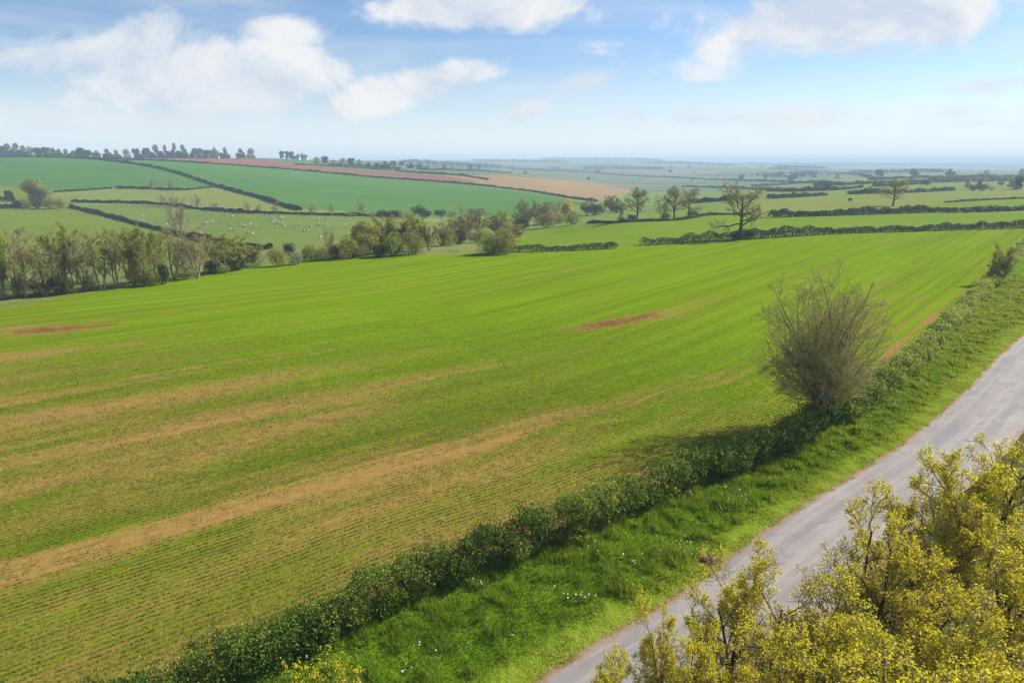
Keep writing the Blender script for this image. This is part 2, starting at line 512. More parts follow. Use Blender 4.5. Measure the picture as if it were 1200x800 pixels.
M['flower'] = flat_mat('white_petals', (0.75, 0.76, 0.66))
M['fleece'] = flat_mat('white_fleece', (0.46, 0.43, 0.36))
M['hide'] = flat_mat('black_hide', (0.018, 0.016, 0.015))
M['white_wall'] = flat_mat('white_render', (0.78, 0.76, 0.72))
M['slate'] = flat_mat('slate_roof', (0.09, 0.10, 0.13))
M['glass'] = flat_mat('dark_glass', (0.03, 0.035, 0.045), 0.15)
M['clod'] = flat_mat('dug_soil', (0.15, 0.095, 0.055))

# ------------------------------------------------------------------ lines of the place (metres)
K = CAM_H / 17.0
HEDGE = [(-75, -22), (-39, 1.4), (-12.1, 22.0), (-7.8, 25.3), (-2.8, 29.4), (4.8, 34.5), (10.7, 39.2), (17.8, 43.6), (23.6, 49.1),
         (27.5, 51.8), (35.8, 60.5), (49.2, 76.2), (73.4, 105), (118, 157.6), (172, 222)]
hedge_line = spline(HEDGE, 1.0)
ROADL = [(-62, -38), (-30, -10), (-8, 13.6), (0.9, 22.6), (8.2, 28.6), (16.2, 36.0), (28.8, 46.6), (40.6, 58.1), (61.4, 79.4), (88, 104), (150, 150)]
road_line = spline(ROADL, 1.0)


def dist_line(X, Y, line):
    """signed distance (left of the line positive) and distance along it"""
    X = np.asarray(X, float); Y = np.asarray(Y, float)
    best = np.full(X.shape, 1e9); sgn = np.zeros(X.shape); al = np.zeros(X.shape)
    L = np.concatenate([[0], np.cumsum(np.linalg.norm(np.diff(line, axis=0), axis=1))])
    for i in range(0, len(line) - 1):
        a = line[i]; b = line[i + 1]; d = b - a; l2 = d @ d
        if l2 < 1e-9: continue
        t = np.clip(((X - a[0]) * d[0] + (Y - a[1]) * d[1]) / l2, 0, 1)
        dx = X - a[0] - t * d[0]; dy = Y - a[1] - t * d[1]
        q = np.hypot(dx, dy)
        s = np.where(d[0] * (Y - a[1]) - d[1] * (X - a[0]) >= 0, 1.0, -1.0)
        k = q < best
        best = np.where(k, q, best); sgn = np.where(k, s, sgn); al = np.where(k, L[i] + t * math.sqrt(l2), al)
    return best * sgn, al


class DistGrid:
    """the same, looked up on a fine grid"""
    def __init__(self, line, step=0.8):
        self.st = step; self.x0, self.y0 = -180.0, -60.0
        nx, ny = int(520 / step), int(420 / step)
        gx, gy = np.meshgrid(self.x0 + np.arange(nx) * step, self.y0 + np.arange(ny) * step, indexing='ij')
        self.D, self.A = dist_line(gx.ravel(), gy.ravel(), line)
        self.D = self.D.reshape(nx, ny); self.A = self.A.reshape(nx, ny)

    def __call__(self, X, Y):
        fx = np.clip((np.asarray(X, float) - self.x0) / self.st, 0, self.D.shape[0] - 1.001)
        fy = np.clip((np.asarray(Y, float) - self.y0) / self.st, 0, self.D.shape[1] - 1.001)
        i = fx.astype(int); j = fy.astype(int); u = fx - i; v = fy - j
        def g(T):
            return (T[i, j] * (1 - u) + T[i + 1, j] * u) * (1 - v) + (T[i, j + 1] * (1 - u) + T[i + 1, j + 1] * u) * v
        return g(self.D), g(self.A)


dist_hedge = DistGrid(hedge_line)
dist_road = DistGrid(road_line)


def inside(X, Y, poly):
    poly = np.asarray(poly, float)
    c = np.zeros(np.shape(X), bool)
    x1, y1 = poly[:, 0], poly[:, 1]
    x2, y2 = np.roll(x1, -1), np.roll(y1, -1)
    for a, b, p, q in zip(x1, y1, x2, y2):
        if b == q: continue
        k = ((b > Y) != (q > Y)) & (X < (p - a) * (Y - b) / (q - b) + a)
        c ^= k
    return c


def W(*pix):
    return [tuple(at(*p)[:2]) for p in pix]


# far edge of the crop
CROP_FAR = [(-60, 374), (0, 362), (80, 347), (150, 335), (230, 322), (300, 312), (360, 305), (430, 300), (520, 298), (600, 297), (730, 291), (870, 281), (1000, 273), (1195, 267), (1290, 262)]
crop_far = spline(W(*CROP_FAR), 4.0)
crop_poly = [(-140, -30), (-140, 70)] + [tuple(p) for p in crop_far] + [tuple(p) for p in hedge_line[::-1]]
bare = [at(728, 376), at(75, 385)]


def crop_values(X, Y, u, v):
    """how thickly the crop covers the soil, how red the soil is, how rich the green is"""
    far = sstep(40, 80, 0.32 * X + Y)
    cover = 0.585 + 0.34 * far
    cover = cover + (fbm(v / 42.0, u / 6.5, 3, 4) - 0.5) * (0.54 - 0.20 * far)
    cover = cover + (fbm(v / 9.0, u / 1.3, 13, 4) - 0.5) * 0.5
    wv = (fbm(v / 30.0, v * 0 + 3.0, 21, 3) - 0.5) * 2.0
    for c, w, a, lo in ((14.6, 0.75, 0.30, 0.12), (30.6, 1.0, 0.30, 0.15), (46.0, 1.4, 0.35, 0.1), (62, 1.2, 0.3, 0.1), (78, 1.2, 0.3, 0.2), (94, 1.2, 0.25, 0.2)):
        cover = cover - a * np.exp(-((u - c + wv * 0.5) / w) ** 2) * (lo + (1 - lo) * (1 - far)) * sstep(0.15, 0.5, fbm(v / 26.0, v * 0 + c, 31, 3) + 0.12)
        for k in (-0.95, 0.95):
            cover = cover - 0.42 * np.exp(-((u - c + wv * 0.35 - k) / 0.28) ** 2) * (0.35 + 0.65 * sstep(0.35, 0.6, fbm(v / 18.0, v * 0 + c + k, 37, 3)))
    hd = sstep(4.6, 0.8, u + (fbm(v / 5.0, v * 0, 41, 3) - 0.5) * 3)
    cover = cover - 0.50 * hd * (0.45 + 0.55 * sstep(0.3, 0.6, fbm(v / 14.0, v * 0 + 1, 43, 3)))
    tr = sstep(62, 85, X + Y) * sstep(0.25, 0.5, fbm(v / 20.0, v * 0 + 7, 47, 3))
    for c in (3.1, 4.7, 6.4, 8.1, 10.2, 12.0):
        cover = cover - 0.45 * tr * np.exp(-((u - c + wv * 0.25) / 0.30) ** 2)
    red = np.zeros_like(cover)
    for b, (la, lc), ang in ((bare[0], (8.5, 1.6), R(38)), (bare[1], (5.0, 1.7), R(22))):
        dx = X - b.x; dy = Y - b.y
        p = dx * math.cos(ang) + dy * math.sin(ang); q = -dx * math.sin(ang) + dy * math.cos(ang)
        e = (p / la) ** 2 + (q / lc) ** 2 + (fbm(p / 2.5, q / 0.7, 51, 5) - 0.5) * 4.2
        k = sstep(1.9, -0.3, e)
        cover = cover * (1 - k) - 0.45 * k
        red = np.maximum(red, k * 0.85)
    rich = np.clip(far * 0.95 + (fbm(X / 30, Y / 30, 57, 3) - 0.5) * 0.8 * far, 0, 1)
    rich = np.clip(rich + 0.6 * sstep(0.62, 0.72, fbm(v / 25.0, u / 4.0, 59, 3)), 0, 1)
    return cover, red, rich


# ------------------------------------------------------------------ the ground, one sheet cut along the field boundaries
def build_ground():
    th = np.concatenate([np.arange(-180, -46, 3.0), np.arange(-46, 46, 0.15), np.arange(46, 180.1, 3.0)])
    th = np.radians(th)
    rr = [3.0]
    while rr[-1] < 14000:
        r = rr[-1]
        rr.append(r * (1.012 if r < 1200 else 1.03 if r > 5000 else 1.018))
    rr = np.array(rr)
    nT, nR = len(th), len(rr)
    X = rr[None, :] * np.sin(th)[:, None]; Y = rr[None, :] * np.cos(th)[:, None]
    X = X.ravel(); Y = Y.ravel(); Z = zt(X, Y)
    near = np.hypot(X, Y) < 330
    u = np.full(len(X), 500.0); v = np.zeros(len(X))
    u[near], v[near] = dist_hedge(X[near], Y[near])
    e = np.full(len(X), 50.0); e[near], _ = dist_road(X[near], Y[near])
    # a low bank that carries the hedge, lumps in the verge, drill marks
    vg = near & (u < 0) & (e > 0)
    Z = Z + np.where(near, 0.28 * np.exp(-(u / 1.6) ** 2), 0)
    Z = Z + np.where(vg, np.clip(e, 0, 1.2) * 0.09 + np.clip(e - 0.5, 0, 1) * (fbm(X / 1.1, Y / 1.1, 61, 3) - 0.5) * 0.35, 0)
    Z = Z - np.where(near & (e <= 0.0) & (e > -5.4), 0.05, 0)
    Z = Z + np.where(near & (e < -5.4), np.clip(-5.4 - e, 0, 1.5) * 0.1, 0)
    cover = np.zeros(len(X)); red = np.zeros(len(X)); rich = np.zeros(len(X))
    k = near & (u > -2)
    cover[k], red[k], rich[k] = crop_values(X[k], Y[k], u[k], v[k])
    V = np.stack([X, Y, Z], 1)
    i, j = np.meshgrid(np.arange(nT - 1), np.arange(nR - 1), indexing='ij')
    a = (i * nR + j).ravel()
    F = np.stack([a, a + 1, a + nR + 1, a + nR], 1)[:, ::-1]
    cx = X[F].mean(1); cy = Y[F].mean(1); cu = u[F].mean(1); ce = e[F].mean(1)
    reg = np.zeros(len(F), int)
    reg[cy > 900] = 1
    def paint(idx, poly):
        reg[inside(cx, cy, poly)] = idx
    # hillside
    paint(4, W((-250, 395), (0, 362), (150, 335), (300, 312), (430, 300), (610, 297), (640, 268), (560, 262), (430, 277), (300, 291), (240, 300), (100, 310), (0, 318), (-250, 330)))
    paint(5, W((-250, 332), (0, 320), (100, 312), (250, 300), (290, 292), (245, 283), (180, 268), (130, 255), (82, 242), (20, 244), (-250, 242)))
    paint(6, W((82, 241), (130, 254), (180, 267), (245, 282), (310, 291), (430, 280), (520, 262), (470, 255), (400, 252), (300, 249), (220, 244), (160, 239)))
    paint(7, W((62, 224), (130, 222), (250, 220), (300, 231), (345, 246), (470, 253), (400, 251), (300, 247), (220, 242), (160, 237), (82, 238), (40, 238)))
    paint(5, W((-250, 236), (30, 236), (66, 226), (40, 224), (10, 216), (-250, 216)))
    paint(8, W((-300, 224), (10, 218), (30, 222), (60, 223), (130, 221), (250, 219), (225, 208), (180, 197), (110, 186), (-300, 183.8)))
    paint(8, W((112, 186.5), (180, 196), (225, 207), (252, 218), (300, 229), (345, 244), (470, 251), (560, 254), (640, 251), (690, 238), (640, 228), (540, 216), (450, 209), (380, 203), (300, 196), (200, 189.5)))
    paint(9, W((120, 185.7), (200, 188.7), (300, 195.4), (380, 202.2), (450, 208.4), (540, 215.4), (560, 213), (520, 206), (470, 203), (410, 199), (350, 193), (300, 187.3), (250, 185.3), (180, 184.6)))
    paint(10, W((522, 206), (565, 213.5), (545, 216), (640, 227.3), (690, 236), (735, 228), (742, 222), (700, 215.5), (640, 209.5), (600, 206.5), (560, 205)))
    # flat fields to the right of the stream
    paint(3, W((600, 297), (730, 291), (870, 281), (1000, 273), (1195, 267), (1290, 263), (1500, 255), (1500, 238), (1200, 247), (950, 254.5), (880, 258), (740, 262), (640, 266), (560, 280)))
    paint(11, W((740, 262), (880, 258), (950, 254.5), (1200, 247), (1500, 238), (1500, 228), (1200, 232), (1100, 238), (900, 250), (800, 252), (740, 256)))
    paint(12, W((890, 248), (1000, 245.5), (1100, 239), (1200, 232), (1500, 228), (1500, 213), (1200, 219), (1000, 228), (900, 232.5), (830, 240)))
    paint(2, crop_poly)
    reg[(cu < 0) & (np.hypot(cx, cy) < 320)] = 13
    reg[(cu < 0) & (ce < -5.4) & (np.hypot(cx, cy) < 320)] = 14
    spec = {0: ('ground', 'pasture', 'grassland of the valley between the hill and the flat fields'),
            1: ('distant_fields', 'far', 'hazy patchwork of small fields rolling away to the horizon'),
            2: ('crop_field', 'crop', 'wide field of young green crop with bare tan drill lines'),
            3: ('pasture', 'near_pasture', 'bright green pasture just beyond the far edge of the crop field'),
            4: ('stream_bank', 'rough', 'rough pale grass under the stream trees beside the crop field'),
            5: ('meadow', 'meadow', 'yellow green meadow behind the bare trees on the left'),
            6: ('meadow', 'sheep_meadow', 'grazed meadow dotted with white sheep below the hill'),
            7: ('meadow', 'pale_meadow', 'pale strip of meadow between two hedges on the hillside'),
            8: ('hillside', 'wheat', 'deep blue green wheat fields on the long hillside'),
            9: ('ploughed_field', 'red_soil', 'reddish brown ploughed field along the top of the hill'),
            10: ('ploughed_field', 'tan_soil', 'tan ploughed field at the low end of the hill'),
            11: ('pasture', 'near_pasture', 'narrow green pasture between two clipped hedges'),
            12: ('pasture', 'pale_meadow', 'pale green pasture around the single bare parkland tree'),
            13: ('verge', 'verge', 'lush green grass verge between the hedge and the lane'),
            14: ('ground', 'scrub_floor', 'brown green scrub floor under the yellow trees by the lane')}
    for rid, (nm, mt, lab) in spec.items():
        f = F[reg == rid]
        if not len(f): continue
        vi, inv = np.unique(f, return_inverse=True)
        inv = inv.reshape(f.shape)
        at_ = {}
        uvs = None
        if rid == 2:
            at_ = {'cover': cover[vi], 'red': red[vi], 'rich': rich[vi]}; uvs = np.stack([u[vi], v[vi]], 1)
        if rid == 13: at_ = {'edge': e[vi]}
        o = mk(nm, V[vi], [inv], M[mt], attrs=at_, smooth=True, uv=uvs)
        tag(o, lab, 'ground' if nm in ('ground', 'verge', 'stream_bank', 'hillside') else 'field', kind='structure')


build_ground()


def verge_z(x, y):
    """height of the lumpy verge"""
    u, _ = dist_hedge(x, y); e, _ = dist_road(x, y)
    z = zt(x, y) + 0.28 * np.exp(-(u / 1.6) ** 2)
    vg = (u < 0) & (e > 0)
    return z + np.where(vg, np.clip(e, 0, 1.2) * 0.09 + np.clip(e - 0.5, 0, 1) * (fbm(x / 1.1, y / 1.1, 61, 3) - 0.5) * 0.35, 0), u, e


# the lane
def build_road():
    L = spline(ROADL, 0.6)
    T = np.gradient(L, axis=0); T /= np.linalg.norm(T, axis=1)[:, None]
    Nn = np.stack([T[:, 1], -T[:, 0]], 1)
    s = np.concatenate([[0], np.cumsum(np.linalg.norm(np.diff(L, axis=0), axis=1))])
    us = np.linspace(-0.25, 5.65, 13)
    rag = (fbm(s / 1.3, s * 0, 71, 4) - 0.5) * 0.9
    V = []; UV = []
    for q, uu in enumerate(us):
        off = uu + (rag if q == 0 else 0)
        P = L + Nn * np.broadcast_to(np.asarray(off), (len(L),))[:, None]
        cr = 0.09 * (1 - ((uu - 2.7) / 2.7) ** 2)
        z = zt(P[:, 0], P[:, 1]) + 0.02 + max(cr, -0.05)
        V.append(np.stack([P[:, 0], P[:, 1], z], 1)); UV.append(np.stack([np.full(len(L), uu), s], 1))
    V = np.array(V); UV = np.array(UV)
    n = len(L)
    i, j = np.meshgrid(np.arange(len(us) - 1), np.arange(n - 1), indexing='ij')
    a = (i * n + j).ravel()
    F = np.stack([a, a + n, a + n + 1, a + 1], 1)
    o = mk('road', V.reshape(-1, 3), [F], M['road'], smooth=True, uv=UV.reshape(-1, 2))
    tag(o, 'narrow pale grey asphalt lane curving past the hedge', 'road', kind='structure')


build_road()


# ------------------------------------------------------------------ leaves, twigs and trees
def norm(v):
    return v / np.maximum(np.linalg.norm(v, axis=-1, keepdims=True), 1e-9)


def leaves(rng, C, size, nbias=None, tint=None, aspect=0.62, bias=0.8):
    """rhombic folded leaf faces at the points C"""
    n = len(C)
    nrm = rng.normal(size=(n, 3))
    if nbias is not None: nrm = nrm * (1 - bias * 0.5) + nbias * bias * 1.6
    nrm = norm(nrm)
    a = norm(np.cross(nrm, rng.normal(size=(n, 3)))); b = np.cross(nrm, a)
    s = np.asarray(size) * (0.7 + 0.6 * rng.random(n))
    s = s[:, None]
    fold = nrm * s * 0.18
    V = np.stack([C - a * s * 0.5, C + b * s * aspect * 0.5 + fold, C + a * s * 0.5, C - b * s * aspect * 0.5 + fold], 1).reshape(-1, 3)
    F = np.arange(4 * n).reshape(n, 4)
    t = rng.random(n) if tint is None else np.clip(tint, 0, 1)
    return V, F, np.repeat(t, 4)


def tubes(P, Rd, k=3):
    N, m, _ = P.shape
    T = norm(np.gradient(P, axis=1))
    ref = np.where(np.abs(T[..., 2:3]) < 0.9, np.array([0, 0, 1.0]), np.array([1.0, 0, 0]))
    A = norm(np.cross(T, ref)); B = np.cross(T, A)
    ang = np.arange(k) * 2 * PI / k
    V = P[:, :, None, :] + Rd[:, :, None, None] * (np.cos(ang)[None, None, :, None] * A[:, :, None, :] + np.sin(ang)[None, None, :, None] * B[:, :, None, :])
    V = V.reshape(-1, 3)
    n_, m_, k_ = np.meshgrid(np.arange(N), np.arange(m - 1), np.arange(k), indexing='ij')
    base = n_ * m * k + m_ * k
    a = base + k_; b = base + (k_ + 1) % k
    F = np.stack([a, b, b + k, a + k], -1).reshape(-1, 4)
    return V, F


def branch(rng, P, Rd, n, t0, t1, ang, dang, length, m, wander=0.12, up=0.1, rr=0.6, taper=0.5, end=0.35):
    """children along the branches P"""
    N = len(P); mm = P.shape[1]
    pid = np.repeat(np.arange(N), n)
    t = (np.tile(np.arange(n), N) + rng.random(N * n)) / n * (t1 - t0) + t0
    f = t * (mm - 1); i = np.minimum(f.astype(int), mm - 2); w = (f - i)[:, None]
    p = P[pid, i] * (1 - w) + P[pid, i + 1] * w
    T = norm(P[pid, i + 1] - P[pid, i])
    r0 = (Rd[pid, i] * (1 - w[:, 0]) + Rd[pid, i + 1] * w[:, 0]) * rr
    ref = np.where(np.abs(T[:, 2:3]) < 0.9, np.array([0, 0, 1.0]), np.array([1.0, 0, 0]))
    A = norm(np.cross(T, ref)); B = np.cross(T, A)
    phi = (np.tile(np.arange(n), N) * 2.4 + np.repeat(rng.random(N) * 6.28, n) + rng.normal(size=N * n) * 0.4)
    al = np.clip(ang + rng.normal(size=N * n) * dang, 0.1, 1.9)
    d = np.cos(al)[:, None] * T + np.sin(al)[:, None] * (np.cos(phi)[:, None] * A + np.sin(phi)[:, None] * B)
    plen = np.linalg.norm(np.diff(P, axis=1), axis=2).sum(1)[pid]
    L = length * plen * (1 - taper * t) * (0.7 + 0.6 * rng.random(N * n))
    out = [p]
    for s in range(m - 1):
        d = norm(d + rng.normal(size=d.shape) * wander + np.array([0, 0, up]))
        p = p + d * (L / (m - 1))[:, None]
        out.append(p)
    Q = np.stack(out, 1)
    Rq = r0[:, None] * np.linspace(1, end, m)[None, :]
    return Q, Rq


def stems(rng, n, h, lean, r, m=8, base=0.15, wander=0.08, up=0.08):
    ph = np.arange(n) * 2 * PI / max(n, 1) + rng.random() * 6 + rng.normal(size=n) * 0.3
    tilt = np.abs(rng.normal(size=n) * 0.25 + 1) * lean
    d = np.stack([np.cos(ph) * np.sin(tilt), np.sin(ph) * np.sin(tilt), np.cos(tilt)], 1)
    p = np.stack([np.cos(ph), np.sin(ph), ph * 0], 1) * (base if n > 1 else 0)
    p[:, 2] = -0.1
    L = h * (0.85 + 0.3 * rng.random(n)); out = [p]
    for s in range(m - 1):
        d = norm(d + rng.normal(size=d.shape) * wander + np.array([0, 0, up]))
        p = p + d * (L / (m - 1))[:, None]; out.append(p)
    P = np.stack(out, 1)
    return P, np.full((n, 1), r) * np.linspace(1, 0.3, m)[None, :] ** 0.9


class Parts:
    def __init__(self):
        self.V = []; self.F = []; self.I = []; self.T = []; self.n = 0

    def add(self, VF, mi, tint=None):
        V, F = VF[0], VF[1]
        self.V.append(V); self.F.append(F + self.n); self.I.append(np.full(len(F), mi))
        self.T.append(VF[2] if len(VF) > 2 else np.zeros(len(V)))
        self.n += len(V)

    def build(self, name, mats, parent=None, smooth=False):
        return mk(name, np.concatenate(self.V), self.F, mats, parent, self.I, {'tint': np.concatenate(self.T)}, smooth)


def tree_proto(seed, h, kind, bark, twig, leaf=None, **kw):
    """returns (trunk parts, crown parts); h in metres"""
    rng = np.random.default_rng(seed)
    g = kw.get
    P0, R0 = stems(rng, g('stems', 1), h * g('stem_h', 0.75), g('lean', 0.05), g('r', 0.02) * h, 9, g('base', 0.15), g('w0', 0.06), g('up0', 0.05))
    tr = Parts(); cr = Parts()
    tr.add(tubes(P0, R0, 8), 0)
    n1, n2, n3, n4 = g('n', (10, 7, 6, 4))
    P1, R1 = branch(rng, P0, R0, n1, g('t0', 0.3), 1.0, g('a1', 0.8), 0.18, g('l1', 0.55), 7, g('w1', 0.12), g('up1', 0.10), 0.62, g('tp1', 0.55))
    tr.add(tubes(P1, R1, 5), 0)
    minr = g('minr', 0.008)
    P2, R2 = branch(rng, P1, R1, n2, 0.2, 1.0, g('a2', 0.7), 0.2, g('l2', 0.5), 6, g('w2', 0.15), g('up2', 0.06), 0.6, 0.5)
    cr.add(tubes(P2, np.maximum(R2, minr), 4), 0)
    P3, R3 = branch(rng, P2, R2, n3, 0.15, 1.0, g('a3', 0.65), 0.25, g('l3', 0.5), 5, g('w2', 0.15), g('up3', 0.05), 0.65, 0.4)
    cr.add(tubes(P3, np.maximum(R3, minr), 3), 0)
    tip = P3
    if n4:
        P4, R4 = branch(rng, P3, R3, n4, 0.15, 1.0, 0.6, 0.25, g('l4', 0.5), 4, 0.15, g('up3', 0.05), 0.65, 0.3)
        cr.add(tubes(P4, np.maximum(R4, minr * 0.8), 3), 0)
        tip = P4
    if leaf:
        per, size, spread = leaf
        N, m, _ = tip.shape
        t = g('lt', 0.35) + (1 - g('lt', 0.35)) * rng.random((N, g('clusters', 2)))
        f = t * (m - 1); i = np.minimum(f.astype(int), m - 2); w = (f - i)[..., None]
        idx = np.arange(N)[:, None]
        C = (tip[idx, i] * (1 - w) + tip[idx, i + 1] * w).reshape(-1, 3)
        keep = rng.random(len(C)) < g('keep', 1.0)
        C = C[keep]
        ct = rng.random(len(C)) * 0.5 + 0.25
        C = np.repeat(C, per, 0) + rng.normal(size=(len(C) * per, 3)) * spread
        ct = np.repeat(ct, per) + rng.normal(size=len(C)) * 0.22
        up = np.tile(np.array([0, 0, 1.0]), (len(C), 1))
        cr.add(leaves(rng, C, size, up, ct, bias=0.45), 1)
    return tr, cr


PROTO = {}


def proto(key, h, cat, trcr, bark, mats, name='tree'):
    PROTO[key] = dict(h=h, cat=cat, tr=trcr[0], cr=trcr[1], bark=bark, mats=mats, root=None, name=name)
    zmax = max(np.percentile(v[:, 2], 99.8) for v in trcr[1].V)
    PROTO[key]['top'] = float(zmax)
    PROTO[key]['rad'] = float(max(np.percentile(np.hypot(v[:, 0], v[:, 1]), 97) for v in trcr[1].V))


def plant(key, loc, s, rz, label, group=None, name=None):
    d = PROTO[key]
    if d['root'] is None:
        o = thing(name or d['name'], label, d['cat'], loc, rz, group, s)
        if d['tr'] is not None:
            d['tr'].build('trunk', d['bark'], o, True)
        d['cr'].build('crown', d['mats'], o)
        d['root'] = o
        d['tr'] = True if d['tr'] is not None else None
        return o
    return dup(d['root'], loc, rz, s, label, group, name or d['name'])


def plant_px(key, px, py, top, label, group=None, rz=None, w=None, Y=None, sink=0.0, name=None):
    """stand a tree on the ground seen at (px, py), as tall as it looks up to the row `top`; w is its crown width in px"""
    P = at(px, py) if Y is None else along(px, Y)
    ps = px_size(P) * 1.0
    d = PROTO[key]
    hh = max((py - top), 2) * ps * 1.0 if Y is None else top
    s = hh / d['top']
    sx = s
    if w: sx = w * ps / (2 * d['rad'])
    if rz is None: rz = random.random() * 6.28
    return plant(key, (P.x, P.y, P.z - sink), (sx, sx, s), rz, label, group, name)


random.seed(4)


def shell_leaves(rng, blobs, per, size, flat=0.0, tintfun=None):
    """leaf faces on and just inside lumpy blobs (x, y, z, rx, ry, rz)"""
    Cs = []; Ns = []; Ts = []
    for b in blobs:
        x, y, z, rx, ry, rz_ = b[:6]
        n = int(per * (rx * ry + rx * rz_ + ry * rz_) / 3 * 4)
        d = norm(rng.normal(size=(n, 3)))
        rr = 1 - 0.45 * rng.random(n) ** 2
        lump = 0.86 + 0.34 * vnoise(d[:, 0] * 2.4 + x * 3, d[:, 1] * 2.4 + d[:, 2] * 2 + y, 5)
        C = d * (rr * lump)[:, None] * np.array([rx, ry, rz_]) + np.array([x, y, z])
        Cs.append(C); Ns.append(d); Ts.append(np.full(n, b[6] if len(b) > 6 else 0.5) + rng.normal(size=n) * 0.2)
    return leaves(rng, np.concatenate(Cs), size, np.concatenate(Ns), np.concatenate(Ts), bias=0.5)


def bush_proto(seed, leaf, size=0.16, per=150, nb=9, stems_n=7, tall=1.0):
    """a rounded bush one metre or so in radius: lumps of leaf over a few stems"""
    rng = np.random.default_rng(seed)
    tr = Parts(); cr = Parts()
    P0, R0 = stems(rng, stems_n, 1.2 * tall, 0.4, 0.03, 6, 0.12)
    tr.add(tubes(P0, R0, 5), 0)
    bl = [(0, 0, 0.7 * tall, 0.75, 0.75, 0.7 * tall, 0.4)]
    for k in range(nb):
        a = rng.random() * 6.28; q = rng.random() ** 0.5 * 0.75; r = 0.3 + 0.25 * rng.random()
        z = (0.35 + 0.95 * rng.random() * (1 - 0.5 * q)) * tall
        bl.append((q * math.cos(a), q * math.sin(a), z, r, r, r, 0.3 + 0.4 * rng.random()))
    L = shell_leaves(rng, bl, per, size)
    cr.add(L, 0)
    P1, R1 = branch(rng, P0, R0, 6, 0.3, 1.0, 0.6, 0.2, 0.6, 4, 0.15, 0.1, 0.6)
    tr.add(tubes(P1, np.maximum(R1, 0.006), 3), 0)
    return tr, cr


def round_tree(seed, leaf_size=0.5, per=40, nb=16, hgt=1.0, wid=1.0):
    """a broad tree about ten metres tall seen from far: trunk, limbs, leaf lumps with gaps"""
    rng = np.random.default_rng(seed)
    tr = Parts(); cr = Parts()
    P0, R0 = stems(rng, 1, 7 * hgt, 0.03, 0.28, 7)
    tr.add(tubes(P0, R0, 6), 0)
    P1, R1 = branch(rng, P0, R0, 9, 0.3, 1.0, 0.9, 0.2, 0.55, 5, 0.12, 0.12, 0.6)
    tr.add(tubes(P1, R1, 4), 0)
    bl = []
    for k in range(nb):
        a = rng.random() * 6.28; q = rng.random() ** 0.5 * 3.6 * wid; r = 1.2 + 1.0 * rng.random()
        z = (1.9 + 7.2 * rng.random() * (1 - 0.35 * q / 3.6)) * hgt
        bl.append((q * math.cos(a), q * math.sin(a), z, r, r, r * 0.85, 0.25 + 0.5 * rng.random()))
    cr.add(shell_leaves(rng, bl, per, leaf_size), 0)
    return tr, cr


# bare and budding trees in the valley (about 10 m), three shapes
for k, (sd, mats, lf) in enumerate(((11, 'twig_grey', 'leaf_bud'), (12, 'twig_brown', 'leaf_bud'), (13, 'twig_grey', 'leaf_olive'), (14, 'twig_brown', 'leaf_spring'))):
    proto('bud%d' % k, 10, 'tree',
          tree_proto(sd, 10, 'bud', None, None, (3, 0.13, 0.13), stems=(2, 3, 2, 5)[k], lean=(0.12, 0.17, 0.12, 0.28)[k], n=(9, 6, 5, 4), a1=0.5, a2=0.55, l1=0.46, l2=0.5, l3=0.55,
                     stem_h=0.9, up1=0.13, r=0.014, t0=0.16, minr=0.014, clusters=2, keep=(0.25, 0.18, 0.45, 0.7)[k]),
          M['bark_pale' if k < 2 else 'bark_grey'], [M[mats], M[lf]])
proto('thicket', 6, 'tree', tree_proto(15, 6, 'b', None, None, (3, 0.12, 0.12), stems=6, lean=0.3, n=(8, 6, 6, 3), a1=0.55, stem_h=0.85, r=0.012, t0=0.12, minr=0.014, keep=0.6),
      M['bark_grey'], [M['twig_olive'], M['leaf_olive']])
proto('thicket_green', 6, 'tree', tree_proto(15, 6, 'b', None, None, (4, 0.10, 0.14), stems=6, lean=0.3, n=(8, 6, 5, 3), a1=0.55, stem_h=0.85, r=0.010, t0=0.12, minr=0.010, keep=0.55),
      M['bark_grey'], [M['twig_olive'], M['leaf_spring']])
# oaks with open gnarled crowns
proto('oak0', 13, 'tree', tree_proto(29, 13, 'oak', None, None, (2, 0.16, 0.15), stems=1, lean=0.08, n=(13, 8, 7, 5), a1=0.95, a2=0.75, l1=0.72, l2=0.5, l3=0.48, w1=0.22, w2=0.22,
      stem_h=0.62, up1=0.12, r=0.026, t0=0.32, minr=0.020, keep=0.2, tp1=0.35), M['bark_dark'], [M['twig_grey'], M['leaf_bud']])
proto('oak1', 13, 'tree', tree_proto(48, 13, 'oak', None, None, (2, 0.18, 0.15), stems=1, lean=0.05, n=(13, 8, 6, 5), a1=0.9, a2=0.75, l1=0.65, l2=0.5, l3=0.48, w1=0.18, w2=0.2,
      stem_h=0.68, up1=0.12, r=0.024, t0=0.26, minr=0.022, keep=0.55, tp1=0.35), M['bark_dark'], [M['twig_grey'], M['leaf_olive']])
# bushes
proto('bush_green', 1.7, 'bush', bush_proto(31, None, 0.10, 260), M['bark_dark'], [M['leaf_spring']], 'bush')
proto('bush_dark', 1.7, 'bush', bush_proto(32, None, 0.10, 260), M['bark_dark'], [M['leaf_dark']], 'bush')
proto('bush_olive', 1.7, 'bush', bush_proto(33, None, 0.09, 260, tall=1.1), M['bark_dark'], [M['leaf_olive']], 'bush')
proto('bush_blossom', 1.7, 'bush', bush_proto(34, None, 0.09, 260), M['bark_dark'], [M['leaf_blossom']], 'bush')
proto('bush_brown', 1.7, 'bush', bush_proto(35, None, 0.08, 200, tall=1.2), M['bark_grey'], [M['leaf_bud']], 'bush')
